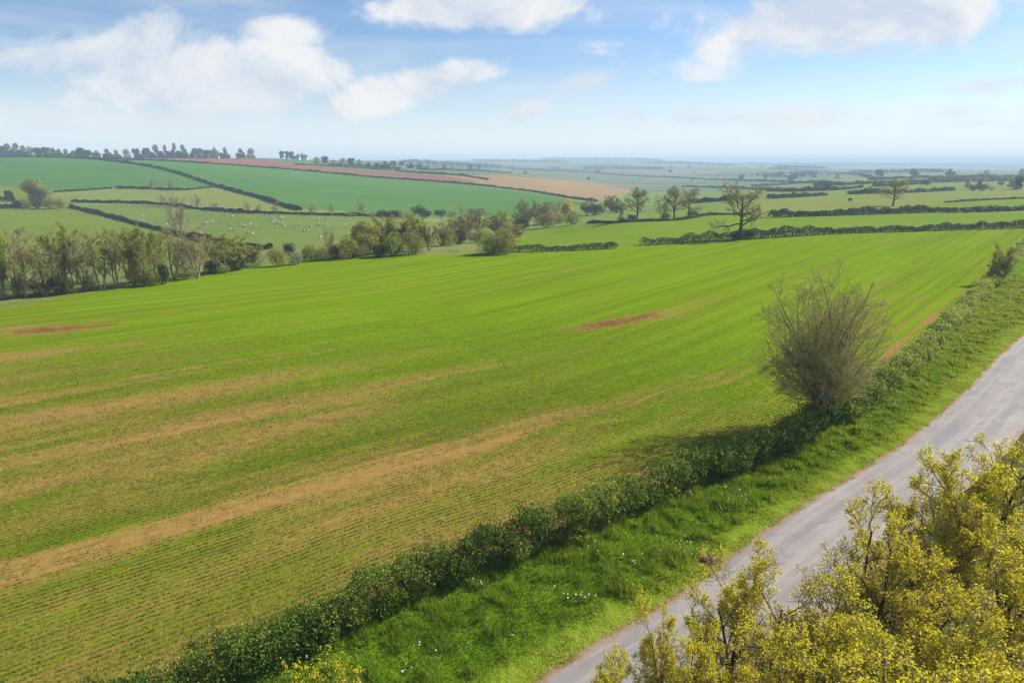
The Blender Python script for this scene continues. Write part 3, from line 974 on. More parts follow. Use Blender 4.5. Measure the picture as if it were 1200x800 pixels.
# far leafy trees
proto('round_green', 10, 'tree', round_tree(41), M['bark_dark'], [M['leaf_spring']])
proto('round_dark', 10, 'tree', round_tree(42), M['bark_dark'], [M['leaf_far_hedge']])
proto('round_dark2', 10, 'tree', round_tree(43, wid=1.25, hgt=0.85), M['bark_dark'], [M['leaf_far_hedge']])
proto('round_brown', 10, 'tree', round_tree(44, 0.4, 26), M['bark_grey'], [M['leaf_bud']])
proto('round_gold', 10, 'tree', round_tree(45, 0.35, 60, 22), M['bark_grey'], [M['leaf_gold']])
proto('round_lime', 10, 'tree', round_tree(46, 0.28, 110, 18), M['bark_grey'], [M['leaf_yellow']])
#TREES

# ------------------------------------------------------------------ hedges
def hedge(name, pts, h, w, label, seed, world=False, per_m=None, size=None, leaf='leaf_far_hedge', group=None, gaps=()):
    rng = np.random.default_rng(seed)
    Wp = [p for p in pts] if world else [tuple(at(*p)[:2]) for p in pts]
    L = spline(Wp, 2.0)
    seg = np.linalg.norm(np.diff(L, axis=0), axis=1); s = np.concatenate([[0], np.cumsum(seg)])
    total = s[-1]
    mid = L[len(L) // 2]
    ps = math.hypot(mid[0], mid[1]) / FPX
    size = size or max(0.27, ps * 1.1)
    per_m = per_m or max(6, min(130, 2.2 * (h * 2 + w) / (size * size * 0.4)))
    n = int(min(60000, total * per_m))
    t = rng.random(n) * total
    for g0, g1 in gaps:
        t = t[(t < g0 * total) | (t > g1 * total)]
    n = len(t)
    X = np.interp(t, s, L[:, 0]); Y = np.interp(t, s, L[:, 1])
    T = np.gradient(L, axis=0); T = norm(T)
    tx = np.interp(t, s, T[:, 0]); ty = np.interp(t, s, T[:, 1])
    hv = h * (0.45 + 1.1 * fbm(t / 3.5, t * 0 + seed, seed, 4)) * (0.55 + 0.9 * fbm(t / 22.0, t * 0 + seed + 4, seed + 7, 2))
    wv = w * (0.7 + 0.6 * fbm(t / 5.0, t * 0 + seed + 9, seed + 3, 3))
    a = rng.random(n) * PI
    q = 1 - 0.5 * rng.random(n) ** 2
    off = np.cos(a) * wv * 0.5 * q; z = np.sin(a) ** 0.6 * hv * q
    C = np.stack([X - ty * off, Y + tx * off, zt(X, Y) + z], 1)
    nb = np.stack([-ty * np.cos(a), tx * np.cos(a), np.sin(a)], 1)
    tint = 0.45 + 0.5 * (fbm(t / 7.0, t * 0, seed + 5, 3) - 0.5) * 2 + rng.normal(size=n) * 0.18
    p = Parts(); p.add(leaves(rng, C, size, nb, tint, aspect=0.8, bias=0.5), 0)
    # stems inside, a loose row of them
    m = max(4, int(total / max(1.2, ps * 3)))
    tt = rng.random(m) * total
    for g0, g1 in gaps:
        tt = tt[(tt < g0 * total) | (tt > g1 * total)]
    m = len(tt)
    bx = np.interp(tt, s, L[:, 0]); by = np.interp(tt, s, L[:, 1]); bz = zt(bx, by)
    d = rng.normal(size=(m, 3)) * np.array([0.25, 0.25, 0]) * w
    P = np.stack([np.stack([bx, by, bz - 0.1], 1), np.stack([bx, by, bz + h * 0.4], 1) + d * 0.4, np.stack([bx, by, bz + h * 0.8], 1) + d], 1)
    o = thing(name, label, 'hedge', (0, 0, 0), group=group)
    c0 = Vector((L[len(L) // 2][0], L[len(L) // 2][1], float(zt(*L[len(L) // 2]))))
    o.location = c0
    fo = p.build('foliage', [M[leaf]], o); fo.matrix_parent_inverse.translation = -c0
    st = Parts(); st.add(tubes(P, np.full((m, 3), max(0.05, ps * 0.15)) * np.array([1, 0.8, 0.4]), 4), 0)
    so = st.build('stem', [M['bark_dark']], o); so.matrix_parent_inverse.translation = -c0
    so['kind'] = 'stuff'
    return o


hedge('hedge', [(575, 295.5), (620, 295), (680, 293), (722, 291)], 1.5, 2.4, 'low straggling hedge at the crop edge below the stream trees', 101)
hedge('hedge', [(752, 287.5), (800, 285), (845, 282), (875, 280.5)], 2.0, 2.4, 'ragged hedge running up to the big bare oak from the left', 102)
hedge('hedge', [(875, 280.5), (920, 277.5), (985, 273.5), (1060, 271.5), (1130, 269), (1200, 267), (1290, 262)], 1.9, 2.4, 'long clipped hedge along the far edge of the crop, right of the oak', 103)
hedge('hedge', [(902, 255), (950, 253.5), (1000, 252), (1060, 250), (1090, 249), (1130, 249), (1200, 246.5), (1320, 242)], 2.1, 2.8, 'second hedge behind the crop edge hedge, in front of the lone tree', 104, gaps=((0.45, 0.46),))
hedge('hedge', [(994, 228), (1050, 226.5), (1117, 223.5)], 2.4, 3.0, 'short dark hedge just behind the lone parkland tree', 105)
hedge('hedge', [(1108, 237.5), (1140, 235.5), (1180, 233.5), (1230, 231)], 0.7, 2, 'thin broken hedge at the right beyond the lone tree', 106)
hedge('hedge', [(900, 233), (930, 231.5), (968, 229)], 2.2, 3, 'dark hedge left of the black animal, beyond the pale pasture', 107)
hedge('hedge', [(1025, 219), (1060, 217), (1085, 215), (1088, 214)], 3.2, 5, 'thick blue green hedge on the skyline behind the lone tree', 108)
hedge('hedge', [(985, 217.5), (1040, 214.5), (1120, 211), (1230, 209)], 2.2, 4, 'far hedge crossing the right hand fields', 109)
hedge('hedge', [(1090, 214), (1150, 212.8), (1240, 212)], 2.2, 4, 'far hedge behind the dark bushes at the right edge', 110)
hedge('hedge', [(1020, 211.5), (1100, 208.5), (1240, 206.5)], 2.5, 5, 'farthest hedge line on the right before the plain', 111)
hedge('hedge', [(800, 239), (835, 236.5), (880, 233.5)], 2.2, 4, 'hedge in the dip behind the twin trees', 112)
hedge('hedge', [(690, 262), (720, 261), (760, 259.5), (800, 257.5), (822, 253.5), (840, 251.5)], 1.0, 2, 'low hedge under the row of half bare trees by the stream', 113)
hedge('hedge', [(825, 252.2), (880, 251.5)], 0.8, 1.6, 'short low hedge behind the oak and the pasture', 114)
# hillside
hedge('hedge', [(82, 243), (130, 254.5), (180, 268), (240, 282), (300, 291), (318, 292)], 1.44, 1.61, 'hedge slanting down the meadows below the sheep', 121)
hedge('hedge', [(84, 237), (130, 238), (190, 240), (240, 246), (300, 250), (370, 252), (430, 253.5), (470, 254.5)], 1.37, 1.61, 'long hedge along the top of the sheep meadow', 122)
hedge('hedge', [(62, 225.5), (90, 224), (131, 221)], 1.22, 1.49, 'left piece of the hedge under the blue green hill field', 123)
hedge('hedge', [(136, 221), (180, 222), (215, 223), (252, 219.5)], 1.22, 1.49, 'right piece of the hedge under the blue green hill field', 124)
hedge('hedge', [(-60, 236), (0, 235), (16, 235.5)], 1.58, 1.86, 'dark hedge at the left edge beside a round bush', 125)
hedge('hedge', [(-60, 245), (0, 244), (25, 243)], 1.30, 1.61, 'lower hedge at the left edge leading to the bush clump', 126)
hedge('hedge', [(116, 187.8), (150, 191.5), (180, 196.5), (210, 204), (240, 214), (262, 221), (300, 231), (330, 241), (352, 247)], 1.87, 2.48, 'dark hedge curving down the hill between the two green fields', 127)
hedge('hedge', [(-80, 183.8), (0, 184), (60, 184.5), (116, 187.5)], 1.44, 2.48, 'hedge on the hill crest above the left green field', 128)
hedge('hedge', [(116, 186.5), (200, 189.4), (300, 196), (380, 202.8), (450, 209), (515, 213.5), (545, 216), (600, 222), (640, 227.5), (700, 236.5)], 1.73, 2.48, 'long hedge below the red ploughed field', 129)
hedge('hedge', [(464, 200.5), (500, 203.5), (540, 206), (572, 211)], 1.73, 2.48, 'hedge between the red and the tan ploughed fields', 130)
hedge('hedge', [(345, 193), (385, 195), (420, 197), (460, 199.5)], 1.44, 3.10, 'scrubby hedge at the top of the red field', 131)
#HEDGES


# ------------------------------------------------------------------ the hedge by the lane: hawthorn lumps on stems
def lane_hedge():
    rng = np.random.default_rng(7)
    L = hedge_line
    s = np.concatenate([[0], np.cumsum(np.linalg.norm(np.diff(L, axis=0), axis=1))])
    T = norm(np.gradient(L, axis=0))
    p = Parts(); st = Parts()
    s0 = s[np.argmin(np.hypot(L[:, 0] + 24, L[:, 1] - 18))]
    t = s0
    tip0 = []
    while t < s[-1]:
        x = np.interp(t, s, L[:, 0]); y = np.interp(t, s, L[:, 1])
        nx = -np.interp(t, s, T[:, 1]); ny = np.interp(t, s, T[:, 0])
        d = math.hypot(x, y)
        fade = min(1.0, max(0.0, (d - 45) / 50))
        base = float(verge_z(np.array([x]), np.array([y]))[0][0])
        step = 0.75 + 0.65 * rng.random()
        h = (1.55 + 0.85 * rng.random()) * (1 - 0.18 * fade)
        w = 0.88 + 0.40 * rng.random()                 # half width
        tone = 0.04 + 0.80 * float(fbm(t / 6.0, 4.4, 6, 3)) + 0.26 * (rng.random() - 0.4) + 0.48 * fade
        if rng.random() < 0.06: h *= 0.7
        size = 0.085 + 0.0009 * d
        per = 235 / (size / 0.11) ** 1.1
        bl = [(x, y, base + 0.52 * h, w * 0.92, w * 0.92, 0.50 * h, tone - 0.08)]
        for k in range(8):
            a_ = rng.random() * 6.28; q = w * (0.35 + 0.55 * rng.random()); z = h * (0.20 + 0.66 * rng.random() ** 0.8)
            r = (0.26 + 0.30 * rng.random()) * (0.75 + 0.3 * w)
            q *= 1 - 0.45 * max(0.0, z / h - 0.55)
            bl.append((x + q * math.cos(a_), y + q * math.sin(a_), base + z, r, r, r * 0.9, tone + rng.normal() * 0.13))
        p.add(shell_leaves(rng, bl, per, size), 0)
        if d < 85:
            n = 8
            P0, R0 = stems(rng, n, h * 0.95, 0.35, 0.028, 5, 0.25)
            P0 = P0 + np.array([x, y, base])
            st.add(tubes(P0, R0, 4), 0)
            P1, R1 = branch(rng, P0, R0, 5, 0.3, 1, 0.6, 0.2, 0.65, 4, 0.2, 0.12, 0.6)
            st.add(tubes(P1, np.maximum(R1, 0.007), 3), 0)
            # upright shoots that break the top line
            C = P1[:, -1] + rng.normal(size=(len(P1), 3)) * 0.1
            C = np.repeat(C, 4, 0) + rng.normal(size=(len(P1) * 4, 3)) * 0.09
            p.add(leaves(rng, C, size, None, np.full(len(C), tone + 0.15) + rng.normal(size=len(C)) * 0.2), 0)
        t += step
    o = thing('hedge', 'thick leafy hawthorn hedge winding between the crop field and the lane', 'hedge', (0, 0, 0))
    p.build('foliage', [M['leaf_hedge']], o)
    x = st.build('stem', [M['bark_dark']], o); x['kind'] = 'stuff'


lane_hedge()


# ------------------------------------------------------------------ grass of the verge, seedlings of the crop
def blades(rng, C, h, lean, wid, tint):
    n = len(C)
    a = rng.random(n) * 6.28
    d = np.stack([np.cos(a), np.sin(a), a * 0], 1); q = np.stack([-np.sin(a), np.cos(a), a * 0], 1)
    h = np.asarray(h)[:, None]
    tipv = C + d * h * (np.asarray(lean)[:, None]) + np.array([0, 0, 1.0]) * h
    w = np.asarray(wid)[:, None] if np.ndim(wid) else wid
    V = np.stack([C - q * w, C + q * w, tipv], 1).reshape(-1, 3)
    return V, np.arange(3 * n).reshape(n, 3), np.repeat(np.clip(tint, 0, 1), 3)


def verge_grass():
    rng = np.random.default_rng(3)
    V = []; 
    n = 760000
    s = np.concatenate([[0], np.cumsum(np.linalg.norm(np.diff(road_line, axis=0), axis=1))])
    t = rng.random(n) ** 1.5 * 190 + 30
    off = rng.random(n) * 15.3 - 0.3
    T = norm(np.gradient(road_line, axis=0))
    x = np.interp(t, s, road_line[:, 0]) - np.interp(t, s, T[:, 1]) * off
    y = np.interp(t, s, road_line[:, 1]) + np.interp(t, s, T[:, 0]) * off
    z, u, e = verge_z(x, y)
    k = (u < -0.3) & (e > -0.22 + 0.5 * (fbm(x / 0.7, y / 0.7, 87, 3) - 0.3)) & (y > 14)
    x, y, z, u, e = x[k], y[k], z[k], u[k], e[k]
    n = len(x)
    clump = fbm(x / 0.8, y / 0.8, 81, 3); big = fbm(x / 3.5, y / 3.5, 83, 3)
    short = sstep(2.3, 0.7, e + (big - 0.5) * 2.0)
    h = (0.13 + 0.34 * sstep(0.35, 0.75, clump)) * (1 - 0.72 * short) * (0.7 + 0.6 * rng.random(n))
    d = np.hypot(x, y)
    wid = 0.010 + 0.00042 * d
    tint = 0.34 + 0.5 * (clump - 0.25) + 0.4 * (big - 0.5) + 0.42 * short + 0.3 * sstep(45, 85, d) + rng.normal(size=n) * 0.15
    v, f, tt = blades(rng, np.stack([x, y, z - 0.02], 1), h, rng.random(n) * 0.9, wid, tint)
    o = mk('grass', v, [f], M['grass_blade'], attrs={'tint': tt})
    tag(o, 'long tussocky green grass growing on the verge beside the lane', 'grass', kind='stuff')
    # white flowering umbels, in drifts
    n = 9000
    i = rng.integers(0, len(x), n)
    keep = (fbm(x[i] / 2.0, y[i] / 2.0, 91, 3) > 0.60) & (e[i] > 1.2)
    i = i[keep]
    i = i[rng.random(len(i)) < 0.5]
    C = np.stack([x[i], y[i], z[i] + 0.28 + 0.15 * rng.random(len(i))], 1)
    v, f, tt = leaves(rng, C, 0.075, np.tile([0, 0, 1.0], (len(C), 1)), aspect=0.95, bias=0.9)
    o = mk('wildflowers', v, [f], M['flower'], attrs={'tint': tt})
    tag(o, 'scattered white wildflowers in the long verge grass', 'wildflowers', kind='stuff')


verge_grass()


def crop_seedlings():
    rng = np.random.default_rng(5)
    n = 700000
    # sample across rows and along the hedge
    s = np.concatenate([[0], np.cumsum(np.linalg.norm(np.diff(hedge_line, axis=0), axis=1))])
    r = 18 + 92 * rng.random(n) ** 1.15
    th = (rng.random(n) - 0.5) * R(92)
    x = r * np.sin(th); y = r * np.cos(th)
    u, v = dist_hedge(x, y)
    row = np.round(u / 0.36) * 0.36 + rng.normal(size=n) * 0.045
    k = (u > 1.2) & inside(x, y, crop_poly)
    x, y, u, v, row = x[k], y[k], u[k], v[k], row[k]
    eps = 0.05
    u2, _ = dist_hedge(x + eps, y); u3, _ = dist_hedge(x, y + eps)
    gx = (u2 - u) / eps; gy = (u3 - u) / eps
    x = x + gx * (row - u); y = y + gy * (row - u)
    cov, red, rich = crop_values(x, y, row, v)
    n = len(x)
    k = rng.random(n) < np.clip((cov - 0.12) * 1.25 + (fbm(x / 0.9, y / 0.9, 95, 3) - 0.5) * 0.9, 0, 1) * sstep(105, 45, np.hypot(x, y))
    x, y, cov, rich = x[k], y[k], cov[k], rich[k]
    n = len(x); d = np.hypot(x, y)
    C = np.stack([x, y, zt(x, y) - 0.01], 1)
    V = []; F = []; T = []; m = 0
    for q in range(2):
        v, f, tt = blades(rng, C + rng.normal(size=(n, 3)) * np.array([0.03, 0.03, 0]), 0.045 + 0.05 * rng.random(n), rng.random(n) * 1.5, 0.006 + 0.00045 * d,
                          0.05 + 0.6 * rich + rng.normal(size=n) * 0.2)
        V.append(v); F.append(f + m); T.append(tt); m += len(v)
    o = mk('crop_seedlings', np.concatenate(V), F, M['crop_blade'], attrs={'tint': np.concatenate(T)})
    tag(o, 'young crop seedlings standing in drilled rows on tan soil', 'crop', kind='stuff')


crop_seedlings()


# ------------------------------------------------------------------ trees of the valley and the hill
RG = 'half bare trees in the row beside the stream, left of the crop field'
row = [('bud3', 4, 350, 266, 34), ('bud0', 31, 349, 267, 40), ('bud1', 54, 347, 268, 42), ('bud3', 74, 343, 263, 46), ('bud1', 100, 341, 272, 40),
       ('bud0', 121, 340, 271, 46), ('bud2', 138, 338, 270, 36), ('bud3', 170, 334, 264, 50), ('bud2', 186, 331, 268, 36), ('bud0', 205, 328, 268, 42), ('bud1', 232, 326, 262, 46),
       ('bud2', 252, 321, 274, 36), ('thicket', 272, 317, 277, 44), ('thicket', 296, 312, 285, 32)]
lab = ['yellow green leafy tree at the left end of the stream row', 'bare brown tree second from the left in the stream row', 'twin stemmed bare tree left of the dark ivy bush',
       'broad pale green tree behind the dark ivy bush', 'slim bare tree just right of the dark ivy bush', 'pale trunked bare tree in the middle of the left row',
       'narrow olive tree beside the pale trunked one', 'wide greenish many stemmed tree left of the second evergreen bush', 'olive budding tree directly behind the second evergreen bush',
       'bare grey tree right of the second evergreen bush', 'tall forked bare tree near the right end of the stream row', 'small olive tree beside the tall forked one',
       'bare brown thicket near the right end of the stream row', 'last low bare thicket at the right end of the stream row']
for (k, px, py, top, w), l in zip(row, lab):
    plant_px(k, px, py, top, l, RG, w=w)
# undergrowth and second rank behind
for k, px, py, top, w, l in (('bud1', 16, 340, 268, 40, 'bare tree half hidden behind the first two stream trees'),
                             ('bud0', 88, 333, 268, 40, 'bare tree in the second rank behind the slim one'),
                             ('bud2', 152, 328, 266, 44, 'olive tree in the second rank behind the middle trees'),
                             ('bud1', 218, 320, 268, 40, 'bare tree in the second rank near the tall forked one')):
    plant_px(k, px, py, top, l, RG, w=w)
for k, px, py, top, w, l in (('bush_dark', 67, 346, 320, 26, 'dark evergreen bush in the left stream row'),
                             ('bush_dark', 191, 333, 308, 18, 'tall dark evergreen bush in the middle of the stream row'),
                             ('bush_green', 80, 344, 322, 20, 'light green bush against the first dark evergreen'),
                             ('bush_brown', 4, 351, 325, 22, 'brown bush at the foot of the yellow green tree'),
                             ('bush_olive', 24, 348, 322, 24, 'olive bush among the first bare trunks'),
                             ('bush_olive', 44, 345, 326, 22, 'olive bush left of the dark evergreen'),
                             ('bush_green', 178, 335, 312, 22, 'green bush left of the tall dark evergreen'),
                             ('bush_olive', 158, 335, 310, 24, 'olive bush at the foot of the wide greenish tree'),
                             ('bush_brown', 104, 340, 320, 24, 'brown bush below the slim bare tree'),
                             ('bush_brown', 218, 327, 308, 26, 'brown bush under the tall forked tree'),
                             ('bush_dark', 250, 321, 304, 22, 'dark bush under the small olive tree'),
                             ('bush_dark', 278, 316, 298, 28, 'dark bush at the foot of the bare thicket'),
                             ('bush_olive', 262, 320, 313, 16, 'tiny round bush in front of the two dark bushes'),
                             ('bush_brown', 303, 311, 294, 22, 'brown bush beside the last thicket')):
    plant_px(k, px, py, top, l, 'bushes under the stream row trees', w=w)
plant_px('bud1', 211, 277, 230, 'tall bare tree in the slanting meadow hedge', w=30)
# middle cluster along the stream
MG = 'trees and bushes clustered along the stream in the middle'
mid = [('bush_olive', 327, 312, 290, 26, 'grey green bush at the left end of the stream thicket'), ('bush_blossom', 347, 310, 294, 20, 'bush speckled with white blossom'),
       ('bush_dark', 338, 300, 284, 15, 'small dark bush behind the blossoming one'), ('bush_green', 364, 306, 286, 26, 'green bush right of the blossoming one'),
       ('bush_olive', 379, 305, 288, 24, 'round olive bush in front of the bare brown tree'), ('bud1', 388, 299, 264, 18, 'bare brown tree standing above the small bushes'),
       ('bush_dark', 392, 303, 285, 18, 'dark bush below the bare brown tree'), ('bush_green', 408, 303, 276, 28, 'bright green bush before the golden tree'),
       ('round_gold', 428, 299, 261, 34, 'golden yellow tree in the stream thicket'), ('bush_olive', 424, 301, 282, 24, 'olive bush at the foot of the golden tree'),
       ('thicket', 452, 296, 254, 34, 'brown twiggy tree right of the golden tree'), ('bud2', 470, 295, 251, 44, 'tallest grey tree of the stream thicket'),
       ('thicket', 486, 294, 253, 36, 'brown crowned tree right of the tallest grey one'), ('bush_green', 462, 300, 272, 36, 'wide green bush under the tallest grey tree'),
       ('bush_dark', 444, 301, 286, 22, 'dark low bush left of the wide green one'), ('bush_olive', 486, 298, 271, 30, 'olive bush at the field edge right of the wide green one'),
       ('bud3', 503, 294, 262, 26, 'yellow green tree at the gap in the thicket'), ('bud1', 518, 288, 252, 34, 'grey bare tree behind the gap in the thicket'),
       ('bush_green', 524, 288, 266, 26, 'green bush behind the gap in the thicket'), ('bud3', 540, 284, 257, 34, 'round green tree right of the gap'),
       ('bush_dark', 538, 286, 272, 20, 'dark bush under the round green tree'), ('bud2', 562, 279, 246, 40, 'broad brown grey tree behind the round green one'),
       ('thicket', 585, 275, 248, 36, 'rust brown tree above the field corner bush'), ('bush_olive', 560, 284, 268, 26, 'olive bush below the broad brown grey tree'),
       ('bush_green', 574, 298, 272, 30, 'left half of the big bush on the crop corner'), ('bush_olive', 592, 297, 267, 36, 'right half of the big bush on the crop corner'),
       ('bud3', 614, 266, 234, 30, 'green tree on the far bank, left of the brown one'), ('thicket', 636, 263, 235, 34, 'brown bare tree on the far bank'),
       ('bush_dark', 612, 268, 252, 24, 'dark bush under the far bank trees'), ('bush_olive', 640, 267, 248, 30, 'olive bush under the brown far bank tree'),
       ('bush_olive', 671, 263, 246, 30, 'large olive bush at the pasture edge'), ('round_lime', 666, 254, 234, 17, 'small lime green tree on the far bank'),
       ('bud1', 652, 256, 232, 20, 'bare twiggy tree left of the lime green one'), ('thicket', 688, 252, 235, 20, 'pinkish brown tree right of the lime green one'),
       ('bush_dark', 698, 252, 238, 22, 'blue green bush right of the pinkish brown tree'), ('thicket', 716, 247, 229, 24, 'brown tree before the end of the tan field'),
       ('bush_olive', 655, 262, 250, 20, 'small olive bush between the bigger ones on the pasture edge'), ('bush_dark', 722, 249, 240, 22, 'dark bush left of the half bare trees'),
       ('thicket', 600, 282, 262, 40, 'grey thicket behind the crop corner bush'), ('thicket', 545, 272, 250, 36, 'brown grey thicket in the valley bottom')]
for k, px, py, top, w, l in mid:
    plant_px(k, px, py, top, l, MG, w=w)
for k, px, py, top, w, l in (('oak1', 746, 258.5, 220, 30, 'half bare tree, leftmost of the three by the stream hedge'), ('oak1', 790, 256.5, 219, 30, 'greenish half bare tree, front one of the pair by the stream hedge'),
                             ('oak0', 807, 253, 219, 28, 'brown half bare tree, rear one of the pair by the stream hedge'), ('bud1', 776, 256, 228, 24, 'thin bare tree touching the greenish half bare one'),
                             ('oak0', 727, 259.5, 237, 12, 'small stunted ivy clad tree left of the half bare trees')):
    plant_px(k, px, py, top, l, w=w)
for k, px, py, top, w, l in (('bush_dark', 741, 259, 251, 12, 'dark bush at the foot of the leftmost half bare tree'), ('bush_green', 812, 253, 244, 16, 'green bush right of the half bare pair'),
                             ('bush_green', 780, 257, 249, 14, 'small green bush under the half bare pair'), ('bush_olive', 728, 260, 254, 10, 'scrub at the foot of the stunted tree')):
    plant_px(k, px, py, top, l, w=w)
plant_px('oak0', 867, 280.5, 214, 'big gnarled bare oak at the far hedge of the crop field', w=62, rz=1.0)
plant_px('bush_dark', 862, 281, 269, 'dark bush at the foot of the big bare oak', w=20)
plant_px('bush_dark', 876, 280, 267, 'dark bush just right of the oak trunk', w=20)
plant_px('oak1', 1046, 241.5, 209, 'lone bare parkland tree standing in the pale pasture', w=32)
for k, px, py, top, w, l in (('bush_dark', 958, 222, 212, 14, 'blue green bush, left one of the pair beside the pale pasture'), ('bush_dark', 970, 222, 211, 16, 'blue green bush, right one of the pair beside the pale pasture'),
                             ('round_brown', 1134, 222, 208, 11, 'thin brown tree left of the dark bushes at the right'), ('bush_dark', 1140, 224, 216, 9, 'dark bush under the thin brown tree'),
                             ('bush_dark', 1151, 223.5, 215, 12, 'wide dark bush in the middle of the right hand hedge trees'), ('round_dark', 1147, 222, 213, 6, 'little dark tree over the wide bush'),
                             ('bush_brown', 1162, 223, 216.5, 9, 'brown bush right of the wide dark one'), ('bush_dark', 1173, 217, 212.5, 8, 'small dark bush far behind the right hand hedge trees'),
                             ('round_brown', 1184, 222, 207.5, 10, 'brown tree near the right edge of the far fields'), ('round_dark', 1194, 222, 207, 12, 'dark tree at the right edge of the far fields'),
                             ('bush_dark', 1190, 222.5, 217.5, 10, 'dark bush under the tree at the right edge'), ('bush_dark', 1019, 222, 218.5, 5, 'tiny dark bush before the skyline hedge'),
                             ('round_dark', 1084, 217, 211.5, 8, 'dark tree at the end of the skyline hedge')):
    plant_px(k, px, py, top, l, w=w)
# meadows on the left
plant_px('round_gold', 47, 242, 211, 'large golden topped tree above the meadow bush clump', w=26)
for k, px, py, top, w, l in (('round_dark', 12, 236.5, 223.5, 10, 'dark round tree at the left edge of the pale strip'), ('bush_dark', 20, 243.5, 234, 13, 'dark bush at the left end of the meadow clump'),
                             ('bush_olive', 32, 244, 232, 16, 'olive bush second in the meadow clump'), ('bush_dark', 44, 244.5, 232, 14, 'dark bush under the golden topped tree'),
                             ('bush_olive', 58, 244.5, 230, 16, 'olive bush right of the golden topped tree'), ('bush_olive', 72, 244, 231.5, 17, 'grey green bush at the right end of the meadow clump')):
    plant_px(k, px, py, top, l, w=w)
HG = 'small bare trees in the hillside hedges'
for i, (px, py, top, w) in enumerate(((178, 222.5, 209, 11), (200, 223, 208, 8), (190, 240.5, 228, 14), (205, 242, 228, 18), (231, 244.5, 228.5, 16), (252, 246.5, 236, 12), (291, 249.5, 236, 14), (303, 250, 238, 10),
                                      (322, 251, 237, 16), (366, 252.5, 237, 14), (390, 253, 238, 13), (424, 253.5, 232, 14), (541, 254, 238, 12))):
    plant_px('bud1' if i % 2 else 'bud0', px, py, top, 'small bare grey tree growing in a hillside hedge', HG, w=w)
for i, (px, py, top, w) in enumerate(((410, 253.5, 246.5, 16), (448, 254.5, 246, 14), (462, 255, 246, 16), (478, 255, 245.5, 16), (498, 255, 246, 18), (516, 254, 245.5, 16), (530, 254, 246, 14), (558, 253, 244, 22), (455, 255, 247, 14), (436, 254, 247, 12))):
    plant_px('bush_dark' if i % 3 else 'bush_brown', px, py, top, 'low dark bush in the hedge at the foot of the wheat hill', 'bushes at the foot of the wheat hill', w=w)
plant_px('round_green', 492, 253.5, 240, 'light green tree among the bushes at the foot of the wheat hill', w=20)

# trees on the skyline
SG = 'trees along the skyline of the left hill'
sky = [(4, 20, 12), (12, 24, 18), (22, 25, 16), (30, 21, 14), (38, 20, 13), (45, 18, 12), (54, 19, 13), (62, 18, 14), (70, 16, 12), (79, 16, 12), (87, 14, 12), (95, 19, 10), (104, 15, 12), (113, 14, 12), (126, 17, 13), (137, 15, 11),
       (150, 17, 12), (161, 18, 10), (172, 19, 10), (184, 24, 17), (195, 24, 10), (206, 27, 11), (215, 24, 13), (231, 18, 15), (243, 15, 11), (251, 19, 12), (264, 19, 11), (282, 17, 13), (295, 18, 12)]
for i, (px, hpx, w) in enumerate(sky):
    Y = 960 if px < 130 else 1040 + 0.5 * (px - 130)
    P = along(px, Y); ps = px_size(P)
    key = ('round_dark', 'round_brown', 'round_dark2', 'round_green')[(i * 7 + i // 3) % 4 if i not in (1, 2, 19, 22, 27) else 2]
    d = PROTO[key]
    s = hpx * 0.88 * ps / d['top']; sx = w * ps / (2 * d['rad'])
    plant(key, (P.x, P.y, P.z - 0.27 * s * d['top']), (sx, sx, s), random.random() * 6, 'hazy round tree on the skyline above the hill fields', SG)
# the copse and farm on the hill
FG = 'trees around the white farm on the hill'
for i, (px, hpx, w, Y) in enumerate(((330, 9, 7, 1240), (337, 9, 6, 1260), (341, 7, 5, 1275), (343, 9, 6, 1260), (350, 7, 6, 1300), (355, 8, 6, 1310), (359, 7, 6, 1300))):
    P = along(px, Y); ps = px_size(P); d = PROTO['round_dark']
    plant('round_dark' if i < 4 else 'round_brown', (P.x, P.y, P.z), (w * ps / 2 / d['rad'],) * 2 + (hpx * ps / d['top'],), i, 'hazy tree sheltering the white farm on the hill', FG)


